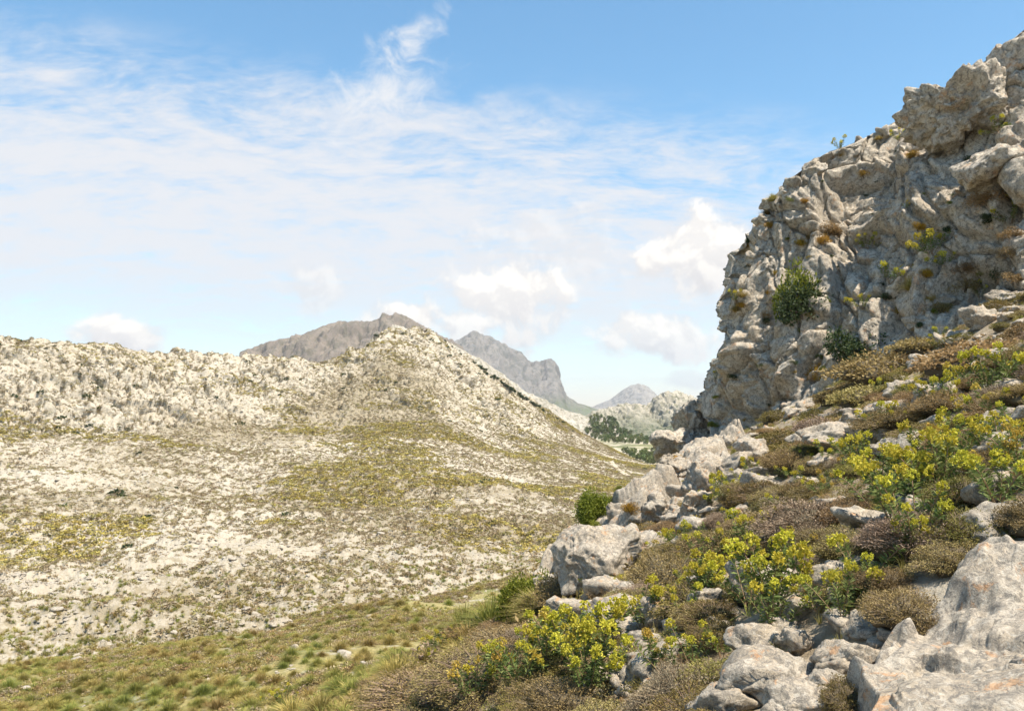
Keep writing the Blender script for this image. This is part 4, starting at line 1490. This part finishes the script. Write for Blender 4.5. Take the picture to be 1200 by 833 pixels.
# hill scrub: picked in the mesh grid, weighted by the area of each cell
Vg = Vh.reshape(NU, NTT, 3)
ka = np.linalg.norm(np.cross(np.diff(Vg, axis=0)[:, :-1], np.diff(Vg, axis=1)[:-1]), axis=2)
tm = tt[:-1][None, :]
cg = crag.reshape(NU, NTT)[:-1, :-1]
vis = (tm > -0.09) & (tm < 1.02)
nlow = fbm(Vg[:-1, :-1].reshape(-1, 3) * 0.022, 4, .55, 71).reshape(ka.shape) * .5 + .5
nmid = fbm(Vg[:-1, :-1].reshape(-1, 3) * np.array([.07, .12, .12]), 4, .6, 73).reshape(ka.shape)


def hill_pick(wgt, n):
    wgt = (wgt * vis).ravel()
    c = np.cumsum(wgt)
    i = np.searchsorted(c, rng.random(n) * c[-1])
    iu, iv = i // ka.shape[1], i % ka.shape[1]
    a, b = rng.random((n, 1)), rng.random((n, 1))
    p = Vg[iu, iv] * (1 - a) * (1 - b) + Vg[iu + 1, iv] * a * (1 - b) + Vg[iu, iv + 1] * (1 - a) * b + Vg[iu + 1, iv + 1] * a * b
    return p


nfin = fbm(Vg[:-1, :-1].reshape(-1, 3) * .5, 2, .6, 75).reshape(ka.shape)
gly = fbm(Vg[:-1, :-1].reshape(-1, 3) * np.array([.06, .014, .014]), 3, .5, 79, True).reshape(ka.shape)
dens = ka * np.clip(.62 + .65 * nmid + .6 * nfin + .5 * (nlow - .5) + .45 * gly, .06, 2) * (1 - .86 * cg) + ka * cg * crk * 1.5
P = hill_pick(dens, 132000)
scatter('hillside_scrub', P, rng.uniform(.16, .50, len(P)) * (1 + .35 * (rng.random(len(P)) > .93)), HS_B, rng, .75)
yel = fbm(Vg[:-1, :-1].reshape(-1, 3) * np.array([.035, .05, .05]), 4, .55, 77).reshape(ka.shape)
dens = ka * sstep(yel, .24, .50) * (1 - .8 * cg) * (.25 + sstep(tm, .02, .2))
P = hill_pick(dens, 24000)
scatter('hillside_yellow_grass', P, rng.uniform(.35, .85, len(P)), HS_Y, rng, .55)
P = hill_pick(ka * (.12 + cg) * np.clip(.4 + nmid, .02, 1), 230)
for p_ in P:
    s_ = rng.uniform(.4, 1.1)
    o = link('hillside_bush', HS_D[int(rng.integers(0, 2))], None, p_, (0, 0, rng.uniform(0, 6.28)), (s_, s_, s_ * .9))
    tag(o, 'small dark bush dotted on the pale rock of the hill', 'bush', 'dark bushes dotted on the hill')
HR = [rock_mesh('hill_rock', 860 + i, (1, .9, .6), 2, 1.1, mat=M['rockfar']) for i in range(4)]
P = hill_pick(ka * np.clip(.6 - nmid, .05, 2) * (1 - .8 * cg), 42000)
scatter('hillside_rock', P, rng.uniform(.08, .34, len(P)) * (1 + 1.0 * (rng.random(len(P)) > .95)), HR, rng, .8)

# bushes on the ridge line and the slope: each one a thing
g2 = random.Random(5)
rb = [(521, 398), (529, 404), (540, 413), (548, 417), (556, 424), (560, 427), (565, 430), (569, 433), (574, 436), (578, 439), (582, 442), (586, 445), (590, 448), (595, 451), (600, 455), (606, 459), (611, 463), (617, 467), (623, 471), (630, 475),
      (563, 428), (571, 434), (576, 438), (588, 447), (598, 454), (608, 461), (637, 480), (644, 484), (652, 489), (660, 493), (440, 392), (432, 398), (580, 441), (593, 450), (568, 432), (603, 457), (615, 466), (626, 473)]
for u, v in rb:
    for dv in (2, 4, 7, 10, 14):
        t = ray(u + g2.uniform(-1, 1), v + dv, ('hill',))
        if t:
            break
    if t:
        s = g2.uniform(.9, 1.9) * (.75 if u < 560 else 1)
        fo, br = g2.choice(BUSH['dark'])
        e = link('ridge_bush', None, None, t[0] - Vector((0, 0, .25)), (0, 0, g2.uniform(0, 6)), (s * 1.1, s * 1.1, s))
        tag(e, 'dark evergreen bush on the falling crest of the pale hill', 'bush', 'bushes along the crest of the hill')
        link('foliage', fo, e)
        link('branch_mass', br, e)

# pine wood in the pass
def pine(seed):
    q = np.random.default_rng(seed)
    n = 150
    h = q.random(n) ** .8
    rad = np.sin(np.clip(h, .05, 1) * 2.9) ** .6 * .46 + .05
    a = q.uniform(0, 6.283, n)
    C = np.stack([np.cos(a) * rad * q.uniform(.3, 1, n), np.sin(a) * rad * q.uniform(.3, 1, n), .18 + h * .85], 1)
    return mesh_np('pine', *leaf_quads(C, q.normal(size=(n, 3)) + np.array([0, 0, .3]), .22, .16, q), False, M['pine'])


M['pine'] = mat_leaf('pine_needles', (0.07, 0.09, 0.025), (0.125, 0.15, 0.045), (0.18, 0.20, 0.07), .25, .35)
PN = [pine(900 + i) for i in range(3)]
pts, sc_ = [], []
q3 = random.Random(8)
for i in range(9000):
    u, v = q3.uniform(630, 860), q3.uniform(474, 548)
    t = ray(u, v)
    if t and t[3] in ('plain', 'pass') and t[0].y > 330 and t[0].z < 10:
        nn = vnoise(np.array([[t[0].x * .022, t[0].y * .006, 0.5]]), 5)[0]
        if nn < .02 + (t[0].z > -17) * .18 or q3.random() < .6:
            continue
        pts.append(t[0][:])
        sc_.append(q3.uniform(1.1, 2.7) * (1 + min(t[0].y, 1200) / 1600))
if pts:
    scatter('pine_wood', np.array(pts), np.array(sc_), PN, rng, 1.05)

# valley grass and the low cover of the near slope
def near_pick(n, box, keep):
    x = rng.uniform(box[0], box[1], n)
    y = rng.uniform(box[2], box[3], n)
    uu = UC + FPX * x / y
    k = (uu > -60) & (uu < 1280)
    x, y = x[k], y[k]
    k = keep(x, y)
    x, y = x[k], y[k]
    return np.stack([x, y, height_near(x, y)], 1)


GT = [tussock_mesh(730 + i, 70, .9, .04, mt, 1.4) for i, mt in enumerate((M['grass'], M['grassg'], M['grass'], M['grassg']))]
nz = lambda x, y, f_, sd: fbm(np.stack([x * f_, y * f_, 0 * x], 1), 3, .5, sd)
P = near_pick(90000, (-62, 12, 12, 90), lambda x, y: (x < .5 - (y > 30) * 0) & (nz(x, y, .12, 33) > -.35) & (rng.random(len(x)) < .6))
scatter('valley_grass', P, rng.uniform(.16, .42, len(P)), GT, rng, .8)
LOWB = [lowpoly_scrub(840 + i, 120, mt, .32, .13)[0] for i, mt in enumerate((M['cushion'], M['cushion_green'], M['cushion'], M['hs_brown'], M['cushion_grey']))]
P = near_pick(60000, (-40, 8, 10, 80), lambda x, y: (x < 2) & (nz(x, y, .16, 35) > .05) & (rng.random(len(x)) < .35))
scatter('valley_low_scrub', P, rng.uniform(.18, .48, len(P)), LOWB, rng, .7)
TINY = [cushion_meshes(480 + i, 420, .17, .06, mt)[0] for i, mt in enumerate((M['cushion'], M['cushion_green'], M['cushion_grey'], M['cushion']))]
P = near_pick(24000, (-4, 17, 2.5, 31), lambda x, y: (nz(x, y, .7, 37) > .0) & ~((UC + FPX * x / y > 850) & (y < 5.6)) & (rng.random(len(x)) < .75))
scatter('slope_low_scrub', P, rng.uniform(.05, .16, len(P)), TINY, rng, .85)
DG = [tussock_mesh(750 + i, 26, 1.0, .03, mt, 1.3) for i, mt in enumerate((M['grass'], M['grassg'], M['grass']))]
P = near_pick(22000, (-4, 17, 2.2, 31), lambda x, y: (nz(x, y, .9, 39) > .0) & ~((UC + FPX * x / y > 1010) & (y < 4.6)))
scatter('slope_dry_grass', P, rng.uniform(.06, .20, len(P)), DG, rng)

GV = [rock_mesh('gravel', 880 + i, (1, .85, .6), 2, 1.0, planes=9) for i in range(4)]
P = near_pick(26000, (-2.5, 9, 2.2, 14), lambda x, y: (nz(x, y, .8, 41) > -.1) & (rng.random(len(x)) < 14 / (y * y)))
scatter('slope_gravel', P, rng.uniform(.006, .026, len(P)), GV, rng)

# the footpath that leaves the valley through the pass
pp = []
for u, v in ((728, 522), (722, 528), (717, 535), (716, 541), (720, 547), (727, 553), (736, 558)):
    t = ray(u, v, ('hill',))
    if t:
        pp.append(t[0])
if len(pp) > 2:
    c_ = curve_np([p[:] for p in pp], 40)
    V = np.concatenate([c_ + np.array([-.8, 0, .25]), c_ + np.array([.8, 0, .25])])
    V[:, 0] += np.tile(np.sin(np.arange(40) * 1.7) * .15, 2)
    F = np.array([(i, i + 40, i + 41, i + 1) for i in range(39)])
    m_, T_, o_ = new_mat('trodden_earth')
    n_ = T_.noise(T_.new('ShaderNodeNewGeometry').outputs['Position'], 1.5, 5, .6)
    pbsdf(T_, o_, T_.mix(n_, (0.34, 0.28, 0.20), (0.46, 0.40, 0.30)), .95)
    kind(link('path', mesh_np('path', V, F, True, m_)), 'structure')

P = hill_pick(ka * sstep(tm, .16, -.04) ** 2, 9000)
scatter('hill_foot_grass', P, rng.uniform(.2, .6, len(P)), GT, rng, .8)
P = near_pick(5200, (-62, 3, 14, 85), lambda x, y: (nz(x, y, .2, 43) > .1))
scatter('valley_stone', P, rng.uniform(.04, .16, len(P)), HR, rng, .7)

# ------------------------------------------------------------------ haze
bm = bmesh.new()
bmesh.ops.create_cube(bm, size=1)
me = bpy.data.meshes.new('haze')
bm.to_mesh(me)
bm.free()
hz_ = link('haze', me, None, (0, 0, 150), None, (19400, 19400, 420))
kind(hz_, 'stuff')
m_, T_, o_ = new_mat('haze_air')
pv = T_.new('ShaderNodeVolumePrincipled')
pv.inputs['Color'].default_value = (0.80, 0.88, 1.0, 1)
pv.inputs['Density'].default_value = 0.000085
pv.inputs['Anisotropy'].default_value = 0.2
T_.l.new(pv.outputs[0], o_.inputs['Volume'])
me.materials.append(m_)
